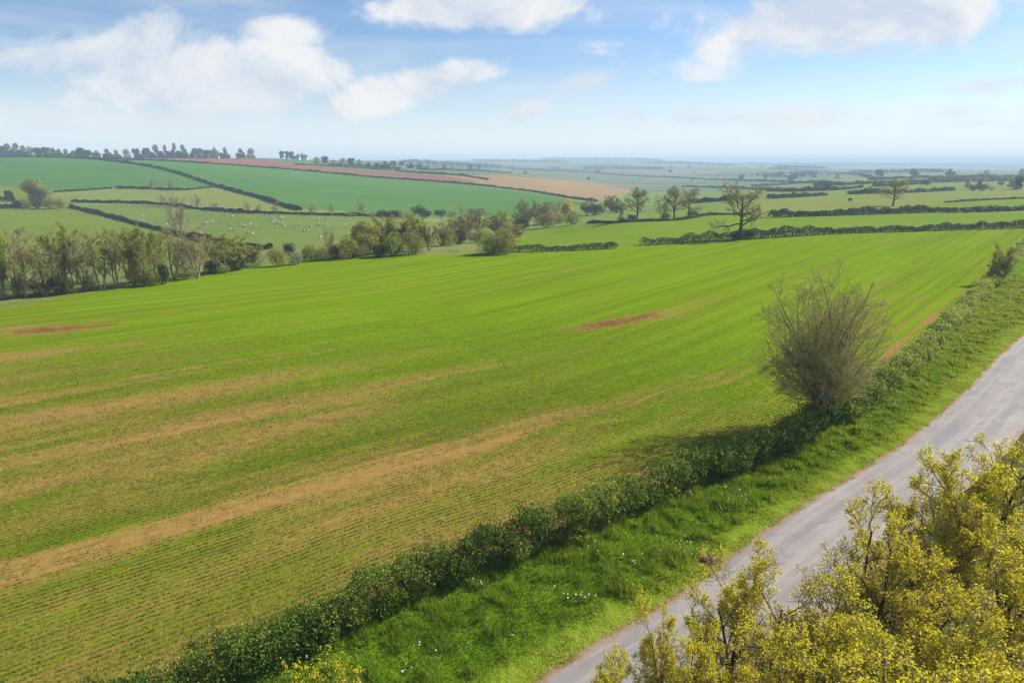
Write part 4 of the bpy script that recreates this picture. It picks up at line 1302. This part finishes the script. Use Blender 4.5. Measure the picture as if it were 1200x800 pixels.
def house(name, P, rz, L, Wd, H, roof_h, label, windows=3, chim=True):
    o = thing(name, label, 'house' if name != 'barn' else 'barn', P, rz)
    V = np.array([(x, y, z) for z in (-0.5, H) for x, y in ((-L / 2, -Wd / 2), (L / 2, -Wd / 2), (L / 2, Wd / 2), (-L / 2, Wd / 2))] + [(-L / 2, 0, H + roof_h), (L / 2, 0, H + roof_h)], float)
    q = [(0, 1, 5, 4), (1, 2, 6, 5), (2, 3, 7, 6), (3, 0, 4, 7)]
    mk('wall', V, [np.array(q), np.array([(4, 7, 8), (6, 5, 9)])], M['white_wall'], o)
    e = 0.4; t = 0.25
    rv = []; rf = []
    for sgn in (-1, 1):
        b = len(rv)
        yo = sgn * (Wd / 2 + e); zo = H - e * roof_h / (Wd / 2)
        for dz in (0.03, t):
            rv += [(-L / 2 - e, yo, zo + dz), (L / 2 + e, yo, zo + dz), (L / 2 + e, 0, H + roof_h + dz), (-L / 2 - e, 0, H + roof_h + dz)]
        rf += [(b, b + 1, b + 2, b + 3), (b + 4, b + 5, b + 6, b + 7), (b, b + 1, b + 5, b + 4), (b + 1, b + 2, b + 6, b + 5), (b + 3, b, b + 4, b + 7)]
    rf_o = mk('roof', np.array(rv, float), [np.array(rf)], M['slate'], o)
    if chim:
        c = 0.45
        cv = np.array([(L * 0.35 + sx * c, sy * c, z) for z in (H + roof_h - 0.6, H + roof_h + 1.4) for sx, sy in ((-1, -1), (1, -1), (1, 1), (-1, 1))], float)
        mk('chimney', cv, [np.array([(0, 1, 5, 4), (1, 2, 6, 5), (2, 3, 7, 6), (3, 0, 4, 7), (4, 5, 6, 7)])], M['white_wall'], rf_o)
    for k in range(windows):
        for z0 in ((1.0, 3.4) if H > 4.5 else (1.0,)):
            x = (k - (windows - 1) / 2) * L / (windows + 0.4)
            wv = np.array([(x + sx * 0.55, -Wd / 2 - 0.02, z0 + z) for sx, z in ((-1, 0), (1, 0), (1, 1.3), (-1, 1.3))] + [(x + sx * 0.55, -Wd / 2 + 0.05, z0 + z) for sx, z in ((-1, 0), (1, 0), (1, 1.3), (-1, 1.3))], float)
            mk('window', wv, [np.array([(0, 1, 2, 3), (0, 4, 5, 1), (1, 5, 6, 2), (2, 6, 7, 3), (3, 7, 4, 0)])], M['glass'], o)
    return o


P = along(357, 1200); house('farmhouse', (P.x, P.y, P.z), R(8), 11, 7, 4.8, 2.8, 'white farmhouse at the right of the hilltop farm')
P = along(347.5, 1205); house('barn', (P.x, P.y, P.z), R(-4), 12, 8, 3.0, 3.0, 'long low barn with blue grey roof left of the white farmhouse', 0, False)
P = along(337, 1210); house('cottage', (P.x, P.y, P.z), R(14), 6, 5, 2.6, 2.0, 'small white cottage under the hilltop copse', 2)
P = along(655, 2350); house('cottage', (P.x, P.y, P.z), R(6), 14, 8, 5, 3, 'tiny white house far across the valley')
P = along(650, 2400); house('cottage', (P.x, P.y, P.z), R(-10), 10, 8, 5, 3, 'tiny pale house left of the far white one')

# far hedges and trees across the valley
FH = [([(385, 193.5), (420, 195), (470, 198.5)], 'scrub hedge behind the red field crest'), ([(490, 199), (560, 201), (600, 203.5)], 'hedge behind the tan field'),
      ([(600, 199), (680, 202), (720, 205), (800, 209), (870, 212), (940, 214)], 'long hazy hedge across the far valley side'),
      ([(700, 205), (760, 208), (830, 211.5), (900, 213)], 'lower hazy hedge across the far valley side'),
      ([(560, 196), (640, 199), (700, 200)], 'faint hedge high on the far valley side'), ([(900, 197.5), (960, 201), (1000, 205), (1025, 211)], 'hazy hedge running down the blue spur'),
      ([(780, 199), (850, 202), (930, 207), (990, 211)], 'faint hedge in the blue valley'), ([(800, 219), (860, 221), (930, 224)], 'hedge in the valley bottom behind the oak'),
      ([(900, 224.5), (960, 224), (1010, 220)], 'hedge at the foot of the blue spur'), ([(880, 219), (950, 214.5), (985, 217)], 'hedge bordering the blue green valley field')]
for i, (p, l) in enumerate(FH):
    if i in (3, 6): continue
    hedge('hedge', p, 2.3, 4.5, l, 140 + i)
DG = 'hazy trees scattered over the far valley side'
rng = np.random.default_rng(77)
spots = [(px, 199 + (px - 600) * 0.036 + rng.normal() * 2.0) for px in np.linspace(560, 1010, 17)]
spots += [(px, 212 + rng.normal() * 2) for px in np.linspace(690, 930, 5)]
spots += [(px, 194 + rng.normal() * 1.5 + (px - 380) * 0.02) for px in np.linspace(372, 600, 24)]
spots += [(px, 196.4 + rng.normal() * 0.4) for px in np.linspace(700, 1000, 15) if rng.random() < 0.6]
spots += [(px, 206 + rng.normal() * 1.2) for px in np.linspace(1030, 1198, 5)]
for i, (px, py) in enumerate(spots):
    P = at(px, max(py, 189.5))
    if P.y > 6000 or P.y < 700: continue
    key = ('round_dark', 'round_dark2', 'round_brown')[int(rng.integers(0, 3))]
    s = 0.7 + 0.6 * rng.random()
    plant(key, (P.x, P.y, P.z - 0.4), (s * 1.15, s * 1.15, s), rng.random() * 6, 'hazy blue tree scattered over the far side of the valley', DG)


# far woods that read as one mass
def wood(pts, h, label, seed, n=2600, size=7, depth=60):
    rng = np.random.default_rng(seed)
    L = spline([tuple(at(*p)[:2]) if len(p) == 2 else tuple(along(p[0], p[2])[:2]) for p in pts], 20)
    i = rng.integers(0, len(L), n)
    jit = rng.normal(size=(n, 2)) * np.array([10, depth])
    X = L[i, 0] + jit[:, 0]; Y = L[i, 1] + jit[:, 1]
    gi = fbm(X / 14, Y / 40, seed, 2)
    C = np.stack([X, Y, zt(X, Y) + h * (0.35 + 0.75 * gi) * rng.random(n) ** 0.5], 1)
    p = Parts(); p.add(leaves(rng, C, size, np.tile([0, 0, 1.0], (n, 1)), bias=0.3, aspect=0.9), 0)
    tag(p.build('woodland', [M['leaf_far_hedge']]), label, 'woodland', kind='stuff')


wood([(640, 0, 5600), (700, 0, 5900), (760, 0, 5600)], 14, 'blue wooded ridge on the far horizon', 1, 2500, 14, 250)
wood([(880, 0, 5000), (960, 0, 5050), (1040, 0, 5000), (1120, 0, 5100), (1240, 0, 5200)], 13, 'dark blue wooded rise beyond the right hand fields', 8, 2200, 13, 110)
wood([(840, 0, 8600), (960, 0, 8900), (1080, 0, 9000), (1250, 0, 9000)], 22, 'faint blue ridge on the horizon at the right', 9, 2200, 24, 160)
wood([(1010, 0, 1750), (1050, 0, 1700), (1100, 0, 1720)], 9, 'hazy wood beyond the farthest right hand hedge', 10, 700, 6, 20)
wood([(560, 0, 4200), (600, 0, 4100), (660, 0, 4000)], 12, 'hazy woodland below the far ridge at the left', 2, 2000, 10, 160)
wood([(760, 0, 4100), (800, 0, 4050), (850, 0, 3900)], 12, 'strip of woodland on the far crest above the valley', 3, 1800, 10, 90)
wood([(915, 0, 2750), (935, 0, 2760), (960, 0, 2780)], 10, 'small wood on the blue spur', 4, 900, 7, 25)
wood([(905, 0, 1500), (930, 0, 1450), (945, 0, 1500)], 9, 'hazy copse in the blue valley bottom', 5, 700, 5, 40)
wood([(480, 0, 2300), (530, 0, 2200), (580, 0, 2400)], 11, 'hazy wood behind the tan field', 6, 1600, 7, 90)
wood([(690, 0, 2600), (730, 0, 2700), (770, 0, 2600)], 10, 'long thin wood low on the far valley side', 7, 1300, 8, 40)


# ------------------------------------------------------------------ sheep and the dark animal
def body_mesh(name, verts, edges, radii, mt, levels=1):
    me = bpy.data.meshes.new(name); me.from_pydata(verts, edges, [])
    o = bpy.data.objects.new(name, me); COL.objects.link(o)
    sk = o.modifiers.new('s', 'SKIN'); sb = o.modifiers.new('d', 'SUBSURF'); sb.levels = levels; sb.render_levels = levels
    me.skin_vertices[0].data[0].use_root = True
    for v, r in zip(me.skin_vertices[0].data, radii): v.radius = (r, r)
    dg = bpy.context.evaluated_depsgraph_get()
    m2 = bpy.data.meshes.new_from_object(o.evaluated_get(dg))
    o.modifiers.clear(); o.data = m2; m2.materials.clear(); m2.materials.append(mt)
    for p in m2.polygons: p.use_smooth = True
    return o


SV = [(0, 0, 0.62), (0.38, 0, 0.64), (-0.38, 0, 0.62), (0.62, 0, 0.62), (0.80, 0, 0.40), (0.92, 0, 0.22), (0.36, 0.14, 0.3), (0.37, 0.14, 0.0), (0.36, -0.14, 0.3), (0.37, -0.14, 0.0),
      (-0.42, 0.14, 0.32), (-0.40, 0.14, 0.0), (-0.42, -0.14, 0.32), (-0.40, -0.14, 0.0), (-0.58, 0, 0.5)]
SE = [(0, 1), (0, 2), (1, 3), (3, 4), (4, 5), (1, 6), (6, 7), (1, 8), (8, 9), (2, 10), (10, 11), (2, 12), (12, 13), (2, 14)]
SR = [0.30, 0.28, 0.28, 0.15, 0.10, 0.06, 0.07, 0.045, 0.07, 0.045, 0.08, 0.045, 0.08, 0.045, 0.05]
sheep = body_mesh('sheep', SV, SE, SR, M['fleece'])
tag(sheep, 'white sheep grazing among the flock in the meadow under the hill', 'sheep', 'sheep grazing in the meadow under the hill')
rng = np.random.default_rng(12)
cand = []
while len(cand) < 54:
    px = rng.uniform(150, 450); py = rng.uniform(246, 288)
    w = math.exp(-((px - 300) / 105) ** 2 - ((py - 263) / 13) ** 2)
    if rng.random() > w: continue
    top = 243.5 + (px - 160) * 0.06; bot = 262 + (px - 160) * 0.22
    if not (top < py < min(bot, 288) - 3): continue
    cand.append((px, py, 0))
cand += [(12, 253.5, 1), (24, 252, 1), (22, 255.3, 1), (30, 250, 1), (47.5, 251.5, 1), (121, 258, 1), (19, 272.5, 1), (29, 273, 1)]
sp0 = sheep
for i, (px, py, g) in enumerate(cand):
    o = sp0 if i == 0 else sp0.copy()
    if i: COL.objects.link(o)
    P = at(px, py); o.location = P; o.rotation_euler = (0, 0, rng.random() * 6.28)
    k = 0.95 + 0.2 * rng.random(); o.scale = (k, k, k)
    if g:
        o['label'] = 'white sheep in the yellow green meadow behind the bare trees'; o['group'] = 'sheep in the yellow green meadow on the left'
HV = [(0, 0, 1.15), (0.55, 0, 1.2), (-0.6, 0, 1.18), (0.95, 0, 1.35), (1.25, 0, 0.9), (1.40, 0, 0.45), (0.55, 0.2, 0.6), (0.57, 0.2, 0.0), (0.55, -0.2, 0.6), (0.60, -0.2, 0.0),
      (-0.68, 0.2, 0.65), (-0.78, 0.2, 0.42), (-0.70, 0.2, 0.0), (-0.68, -0.2, 0.65), (-0.78, -0.2, 0.42), (-0.70, -0.2, 0.0), (-0.92, 0, 1.0), (-0.98, 0, 0.5)]
HE = [(0, 1), (0, 2), (1, 3), (3, 4), (4, 5), (1, 6), (6, 7), (1, 8), (8, 9), (2, 10), (10, 11), (11, 12), (2, 13), (13, 14), (14, 15), (2, 16), (16, 17)]
HR = [0.40, 0.38, 0.38, 0.24, 0.17, 0.10, 0.12, 0.07, 0.12, 0.07, 0.15, 0.08, 0.06, 0.15, 0.08, 0.06, 0.06, 0.04]
cow = body_mesh('cow', HV, HE, HR, M['hide'])
tag(cow, 'single black cow grazing in the pale pasture left of the lone tree', 'cow')
cow.location = at(996.5, 236.5); cow.rotation_euler = (0, 0, R(200)); cow.scale = (1.25, 1.25, 1.25)


# ------------------------------------------------------------------ the bare many stemmed tree in the lane hedge
def ash():
    rng = np.random.default_rng(91)
    def confine(P, R_, g):
        """shorten the branches that would leave the rounded outline of the crown"""
        f = np.full(len(P), 0.12)
        for q in (0.25, 0.4, 0.55, 0.7, 0.85, 1.0):
            e = P[:, 0] + (P[:, -1] - P[:, 0]) * q
            ok = (np.hypot(e[:, 0] + 0.9, e[:, 1]) / (4.3 * g)) ** 2 + ((e[:, 2] - 6.7) / (5.1 * g)) ** 2 < 1
            f = np.where(ok, q, f)
        keep = f > 0.2
        return (P[:, :1] + (P - P[:, :1]) * f[:, None, None])[keep], (R_ * (0.4 + 0.6 * f[:, None]))[keep]
    n = 20
    tilt = 0.52 * np.sqrt((np.arange(n) + 0.3) / n); ph = np.arange(n) * 2.39996 + rng.normal(size=n) * 0.2
    d = np.stack([np.cos(ph) * np.sin(tilt), np.sin(ph) * np.sin(tilt), np.cos(tilt)], 1) + np.array([-0.16, 0, 0])
    p = np.stack([np.cos(ph) * 0.4, np.sin(ph) * 0.4, ph * 0 + 1.2], 1) * np.array([0.6, 0.6, 1.0])
    L = 10.4 * (1 - 0.30 * tilt) * (0.80 + 0.2 * rng.random(n)); out = [p]
    for q in range(10):
        d = norm(d + rng.normal(size=d.shape) * 0.085 + np.array([0, 0, 0.015])); p = p + d * (L / 10)[:, None]; out.append(p)
    P0 = np.stack(out, 1); R0 = (0.045 + 0.06 * rng.random(n))[:, None] * np.linspace(1, 0.22, 11)[None, :]
    P0, R0 = confine(P0, R0, 0.97)
    tr = Parts(); cr = Parts()
    bole = np.array([[(0, 0, -0.3), (0.03, 0, 0.5), (-0.02, 0.02, 1.1), (-0.05, 0.02, 1.7)]], float)
    tr.add(tubes(bole, np.array([[0.46, 0.36, 0.33, 0.26]]), 10), 0)
    tr.add(tubes(P0, R0, 7), 0)
    P1, R1 = confine(*branch(rng, P0, R0, 13, 0.08, 0.98, 0.92, 0.28, 0.46, 7, 0.11, 0.05, 0.5, 0.6), 0.99)
    PL, RL = confine(*branch(rng, P0, R0, 4, 0.02, 0.34, 1.0, 0.2, 0.44, 7, 0.11, 0.02, 0.45, 0.3), 0.99)
    P1 = np.concatenate([P1, PL]); R1 = np.concatenate([R1, RL])
    tr.add(tubes(P1, R1, 5), 0)
    P2, R2 = confine(*branch(rng, P1, R1, 6, 0.15, 1.0, 0.6, 0.2, 0.5, 6, 0.12, 0.05, 0.6, 0.45), 1.0)
    cr.add(tubes(P2, np.maximum(R2, 0.009), 4), 0)
    P3, R3 = confine(*branch(rng, P2, R2, 5, 0.15, 1.0, 0.6, 0.25, 0.65, 4, 0.14, 0.04, 0.7, 0.3), 1.02)
    cr.add(tubes(P3, np.maximum(R3, 0.008), 3), 0)
    C = P3[:, -1][rng.random(len(P3)) < 0.8]
    C = np.repeat(C, 2, 0) + rng.normal(size=(len(C) * 2, 3)) * 0.05
    cr.add(leaves(rng, C, 0.05, None, rng.random(len(C))), 1)
    # a few old seed bunches on the left side
    K = P3[:, -1]; K = K[(K[:, 0] < -2.2) & (K[:, 2] < 7)]
    K = K[rng.permutation(len(K))[:26]]
    K = np.repeat(K, 14, 0) + rng.normal(size=(len(K) * 14, 3)) * 0.07
    cr.add(leaves(rng, K, 0.10, None, rng.random(len(K)) * 0.2), 2)
    B = at(962, 503)
    top = max(np.percentile(v[:, 2], 99.7) for v in cr.V)
    s = 12.7 / top
    o = thing('tree', 'bare many stemmed tree rising from the hedge beside the lane', 'tree', (B.x, B.y, B.z), 0.0, None, s)
    tr.build('trunk', [M['bark_grey']], o, True)
    cr.build('crown', [M['twig_olive'], M['leaf_olive'], M['leaf_dark']], o)
    # ivy mound round its foot
    bl = []
    for k in range(30):
        a = rng.random() * 6.28; q = rng.random() ** 0.6 * 0.95
        bl.append((q * math.cos(a), q * math.sin(a), 0.35 + 2.5 * rng.random() * (1 - 0.55 * q), 0.42, 0.42, 0.45, 0.3 + 0.3 * rng.random()))
    p = Parts(); p.add(shell_leaves(rng, bl, 300, 0.11), 0)
    iv = p.build('ivy', [M['leaf_dark']]); iv.location = (B.x, B.y, B.z)
    tag(iv, 'dark glossy ivy mound wrapped round the foot of the bare roadside tree', 'ivy')


ash()
plant_px('thicket_green', 1172, 333, 286, 'thin budding tree at the far end of the lane hedge', w=34)
plant_px('bush_green', 1165, 338, 322, 'yellow green bush at the foot of the far budding tree', w=22)


# ------------------------------------------------------------------ yellow leaved trees by the lane
for k, sd in enumerate((201, 202, 203)):
    proto('lane%d' % k, 7, 'tree',
          tree_proto(sd, 7, 'oak', None, None, (10, 0.088, 0.085), stems=(3, 2, 4)[k], lean=(0.16, 0.12, 0.22)[k], n=(10, 7, 6, 3), a1=0.76, a2=0.66, l1=0.54, l2=0.52, l3=0.52, l4=0.55,
                     stem_h=0.82, up1=0.11, r=(0.014, 0.016, 0.012)[k], t0=0.14, minr=0.009, clusters=2, keep=0.22, lt=0.5, w1=0.14),
          M['bark_dark'], [M['twig_brown'], M['leaf_yellow']])
FGL = 'yellow leaved trees between the lane and the viewer'


def lane_tree(k, px, py, z, h, rz, label, wf=1.0):
    """a tree whose top stands at height z over the ground"""
    d = ray(px, py); t = (z - CAM_H) / d[2]
    x, y = d[0] * t, d[1] * t
    s = z / PROTO[k]['top']
    plant(k, (x, y, float(zt(x, y)) + 0.02), (s * wf, s * wf, s), rz, label, FGL)


lane_tree('lane0', 1040, 580, 8.0, 0, 0.4, 'tallest yellow leaved tree in the middle of the roadside clump')
lane_tree('lane1', 1178, 505, 8.8, 0, 1.7, 'tall yellow leaved tree at the right edge overhanging the lane', 1.0)
lane_tree('lane2', 1115, 560, 7.2, 0, 2.2, 'open yellow leaved tree right of the tallest one', 0.9)
lane_tree('lane1', 925, 690, 6.6, 0, 4.0, 'yellow leaved tree on the left flank of the roadside clump')
lane_tree('lane2', 1010, 720, 7.0, 0, 5.2, 'dense yellow leaved tree at the lower middle of the roadside clump', 1.1)
lane_tree('lane0', 1150, 680, 7.4, 0, 3.0, 'yellow leaved tree in the lower right corner', 1.1)
lane_tree('lane1', 1240, 620, 7.6, 0, 0.3, 'yellow leaved tree cut by the right edge of the view', 1.1)
lane_tree('lane2', 850, 775, 5.4, 0, 1.1, 'low yellow leaved tree at the bottom edge of the roadside clump', 0.95)
lane_tree('lane0', 728, 752, 6.3, 0, 2.9, 'slender yellow leaved tree farthest left in the roadside clump', 0.62)
lane_tree('lane2', 800, 712, 6.6, 0, 0.2, 'slender yellow leaved tree second from the left in the roadside clump', 0.62)
lane_tree('lane1', 868, 640, 7.0, 0, 2.6, 'yellow leaved tree leaning over the lane left of the tallest one', 0.8)
lane_tree('lane0', 700, 800, 6.0, 0, 5.9, 'leafy top of a low tree at the bottom edge left of the roadside clump', 0.8)
lane_tree('lane1', 1080, 770, 7.0, 0, 5.5, 'yellow leaved tree at the bottom edge below the tallest one', 1.2)
lane_tree('lane0', 940, 785, 6.0, 0, 0.9, 'yellow leaved tree at the very bottom of the roadside clump', 1.2)
lane_tree('lane2', 1205, 770, 7.5, 0, 0.9, 'yellow leaved tree in the extreme lower right corner', 1.2)


# slender saplings at the bottom edge, in front of the hedge
def sapling(px, z, seed, label):
    rng = np.random.default_rng(seed)
    P0, R0 = stems(rng, 3, z, 0.12, 0.018, 6, 0.06)
    tr = Parts(); cr = Parts(); tr.add(tubes(P0, R0, 5), 0)
    P1, R1 = branch(rng, P0, R0, 6, 0.4, 1, 0.5, 0.2, 0.28, 4, 0.1, 0.1, 0.6)
    cr.add(tubes(P1, np.maximum(R1, 0.005), 3), 0)
    C = np.concatenate([P1[:, -1], P1[:, 2], P0[:, -1], P0[:, -2]])
    C = np.repeat(C, 4, 0) + rng.normal(size=(len(C) * 4, 3)) * 0.05
    cr.add(leaves(rng, C, 0.085, None, 0.6 + rng.random(len(C)) * 0.4), 1)
    d = ray(*px); t = (z - CAM_H) / d[2]
    o = thing('sapling', label, 'sapling', (d[0] * t, d[1] * t, float(verge_z(np.array([d[0] * t]), np.array([d[1] * t]))[0][0])))
    tr.build('trunk', [M['bark_dark']], o, True); cr.build('crown', [M['twig_brown'], M['leaf_yellow']], o)


sapling((345, 774), 2.2, 1, 'leftmost yellow leaved sapling before the hedge at the bottom edge')
sapling((368, 780), 2.0, 2, 'shorter yellow leaved sapling second from the left at the bottom edge')
sapling((392, 768), 2.4, 3, 'tallest yellow leaved sapling at the bottom edge')
sapling((418, 780), 2.1, 4, 'rightmost yellow leaved sapling beside the verge at the bottom edge')


# the heap of dug soil on the verge
def soil_heap():
    rng = np.random.default_rng(8)
    B = at(830, 657)
    n = 40; q = np.linspace(-1, 1, n)
    X, Y = np.meshgrid(q, q)
    r = np.hypot(X, Y)
    ed = 1 - 0.3 * fbm(np.arctan2(Y, X) * 1.2 + 9, r * 0, 4, 3)
    Z = 0.30 * sstep(1.0, 0.1, r / ed) * (0.5 + fbm(X * 4 + 5, Y * 4, 2, 4)) - 0.06
    xx = B.x + X.ravel() * 0.95; yy = B.y + Y.ravel() * 0.75
    V = np.stack([X.ravel() * 0.95, Y.ravel() * 0.75, Z.ravel() + verge_z(xx, yy)[0] - B.z], 1)
    i, j = np.meshgrid(np.arange(n - 1), np.arange(n - 1), indexing='ij'); a = (i * n + j).ravel()
    p = Parts(); p.add((V, np.stack([a, a + 1, a + n + 1, a + n], 1)), 0)
    C = np.stack([rng.normal(size=500) * 0.4, rng.normal(size=500) * 0.3, 0.12 + 0.2 * rng.random(500)], 1)
    p.add(leaves(rng, C, 0.10, None, None, aspect=0.2), 0)
    o = p.build('soil_heap', [M['clod']]); o.location = B
    tag(o, 'small heap of dark dug soil on the verge at the road edge', 'soil heap')


soil_heap()

# ------------------------------------------------------------------ sky, sun, haze, camera
w = bpy.data.worlds.new('World'); scene.world = w; w.use_nodes = True
t = NT(w.node_tree); t.n.clear()
out = t.node('ShaderNodeOutputWorld')
bg = t.node('ShaderNodeBackground')
sky_n = t.node('ShaderNodeTexSky', sky_type='NISHITA')
sky_n.sun_disc = False; sky_n.sun_elevation = SUN_EL; sky_n.sun_rotation = SUN_AZ
sky_n.altitude = 100; sky_n.air_density = 1.0; sky_n.dust_density = 0.2; sky_n.ozone_density = 3.5
D = t.node('ShaderNodeTexCoord').outputs['Generated']
d3 = t.xyz(D)
yy = t.m('MAXIMUM', d3[1], 0.05)
u = t.m('DIVIDE', d3[0], yy); v = t.m('DIVIDE', d3[2], yy)
front = t.ramp(d3[1], 0.1, 0.3)


def cuv(px, py):
    d = ray(px, py); return d[0] / d[1], d[2] / d[1]


uvp = t.cxyz(u, t.m('MULTIPLY', v, 1.5))
nA = t.noise(uvp, 4.2, 8, 0.60, 0.5)
off = t.cxyz(t.m('ADD', u, 0.035), t.m('ADD', t.m('MULTIPLY', v, 1.5), 0.06))
nB = t.noise(off, 4.2, 8, 0.60, 0.5)
nF = t.noise(uvp, 14.0, 6, 0.6, 0.3)


def cloud(px, py, wx, wy, k=1.0, tilt=0.0, na=nA, flat=0.0):
    cu, cv = cuv(px, py); su, sv = wx / FPX, wy / FPX
    du = t.m('SUBTRACT', u, cu); dv = t.m('SUBTRACT', v, cv)
    if tilt: dv = t.m('SUBTRACT', dv, t.m('MULTIPLY', du, tilt))
    a = t.m('DIVIDE', du, su); b = t.m('DIVIDE', dv, sv)
    if flat:                                         # flatter base: the lower half shrinks
        b = t.m('MULTIPLY', b, t.ramp(b, -0.3, 0.0, flat, 1.0))
    e = t.m('ADD', t.m('MULTIPLY', a, a), t.m('MULTIPLY', b, b))
    e = t.m('SUBTRACT', 1.17, t.m('SQRT', e))
    return t.m('MULTIPLY', t.m('ADD', t.m('MULTIPLY', e, 1.0), t.m('MULTIPLY', t.m('SUBTRACT', na, 0.5), 3.4)), k)


clouds = [(245, 95, 150, 42, 1.0, 0.03, 1.4), (490, 104, 100, 30, 1.0, 0.22, 1.6), (565, 8, 140, 26, 1.0, 0, 1.0), (950, 30, 200, 56, 1.0, 0.05, 1.2),
          (90, 60, 170, 40, 0.6, 0, 1), (1100, 15, 90, 40, 0.9, 0, 1), (340, 35, 60, 20, 0.6, 0, 1), (620, 130, 34, 12, 0.8, 0.2, 1), (1150, 100, 70, 14, 0.5, 0.1, 1), (900, 138, 330, 15, 0.42, 0.02, 1), (120, 142, 190, 12, 0.4, 0.02, 1), (690, 95, 60, 16, 0.5, 0.2, 1)]


def field(na):
    f = None
    for px, py, wx, wy, k, tl, fl in clouds:
        c = cloud(px, py, wx, wy, k, tl, na, fl)
        f = c if f is None else t.m('MAXIMUM', f, c)
    return f


fA = field(nA); fB = field(nB)
fA2 = t.m('ADD', fA, t.m('MULTIPLY', t.m('SUBTRACT', nF, 0.5), 0.8))
mask = t.m('MULTIPLY', t.ramp(fA2, 0.0, 0.62), front)
# open sky elsewhere: broken cloud all round, thin veils and haze near the horizon
hz = t.m('MAXIMUM', d3[2], 0.03)
pl = t.cxyz(t.m('DIVIDE', d3[0], t.m('ADD', hz, 0.15)), t.m('DIVIDE', d3[1], t.m('ADD', hz, 0.15)))
nC = t.noise(pl, 0.9, 6, 0.6, 0.3)
back = t.m('MULTIPLY', t.ramp(nC, 0.52, 0.72), t.m('SUBTRACT', 1.0, front))
veil_n = t.noise(t.cxyz(t.m('MULTIPLY', u, 0.9), t.m('MULTIPLY', v, 7.0)), 2.0, 5, 0.55, 0.6)
veil = t.m('MULTIPLY', t.ramp(veil_n, 0.42, 0.75), t.m('MULTIPLY', front, 0.55))
mask = t.m('MAXIMUM', mask, t.m('MAXIMUM', back, veil))
lit = t.m('ADD', 0.5, t.m('MULTIPLY', t.m('SUBTRACT', fA, fB), 1.5), clamp=True)
ccol = t.mix(lit, (5.4, 6.0, 7.0), (8.0, 7.95, 7.9))
base = t.mix(1.0, sky_n.outputs[0], (0.96, 1.02, 1.12), 'MULTIPLY')
base = t.mix(t.ramp(d3[2], 0.145, -0.01, 0.0, 0.85), base, (7.7, 8.3, 9.0))
sk = t.mix(t.m('MULTIPLY', mask, 0.93), base, ccol)
t.put(bg.inputs[0], sk)
bg.inputs[1].default_value = 0.066
t.l.new(bg.outputs[0], out.inputs[0])
w.cycles.sampling_method = 'MANUAL'; w.cycles.sample_map_resolution = 512

sd = Vector((math.sin(SUN_AZ) * math.cos(SUN_EL), math.cos(SUN_AZ) * math.cos(SUN_EL), math.sin(SUN_EL)))
ld = bpy.data.lights.new('sun', 'SUN'); ld.energy = 4.8; ld.angle = R(0.55); ld.color = (1.0, 0.93, 0.82)
lo = bpy.data.objects.new('sun', ld); link(lo); lo.rotation_euler = sd.to_track_quat('Z', 'Y').to_euler(); lo.location = (60, 30, 60)

HAZE = 3.0e-4
hm, t, out = mat('haze_air')
vol = t.node('ShaderNodeVolumePrincipled')
vol.inputs['Color'].default_value = (0.58, 0.74, 0.96, 1); vol.inputs['Density'].default_value = HAZE; vol.inputs['Anisotropy'].default_value = 0.0
t.l.new(vol.outputs[0], out.inputs['Volume'])
hx = 14300; z0, z1 = -23.3, 57.0
V = np.array([(x, y, z) for z in (z0, z1) for x, y in ((-hx, -hx), (hx, -hx), (hx, hx), (-hx, hx))], float)
o = mk('haze', V, [np.array([(0, 3, 2, 1), (4, 5, 6, 7), (0, 1, 5, 4), (1, 2, 6, 5), (2, 3, 7, 6), (3, 0, 4, 7)])], hm)
tag(o, 'thin blue summer haze lying over the whole countryside', 'haze', kind='stuff')

cd = bpy.data.cameras.new('camera'); cam = bpy.data.objects.new('camera', cd); link(cam)
cam.location = (0, 0, CAM_H); cam.rotation_euler = (PI / 2 - PITCH, 0, 0)
cd.sensor_width = 36; cd.lens = 24; cd.clip_end = 60000; cd.clip_start = 0.5
scene.camera = cam
scene.view_settings.view_transform = 'Standard'; scene.view_settings.look = 'None'
scene.view_settings.exposure = 0.85; scene.view_settings.gamma = 1.0
cy = scene.cycles
cy.max_bounces = 5; cy.diffuse_bounces = 2; cy.glossy_bounces = 1; cy.transmission_bounces = 3; cy.transparent_max_bounces = 4; cy.volume_bounces = 1
cy.use_denoising = True; cy.denoising_input_passes = 'RGB_ALBEDO_NORMAL'; cy.denoising_prefilter = 'NONE'; cy.denoiser = 'OPENIMAGEDENOISE'
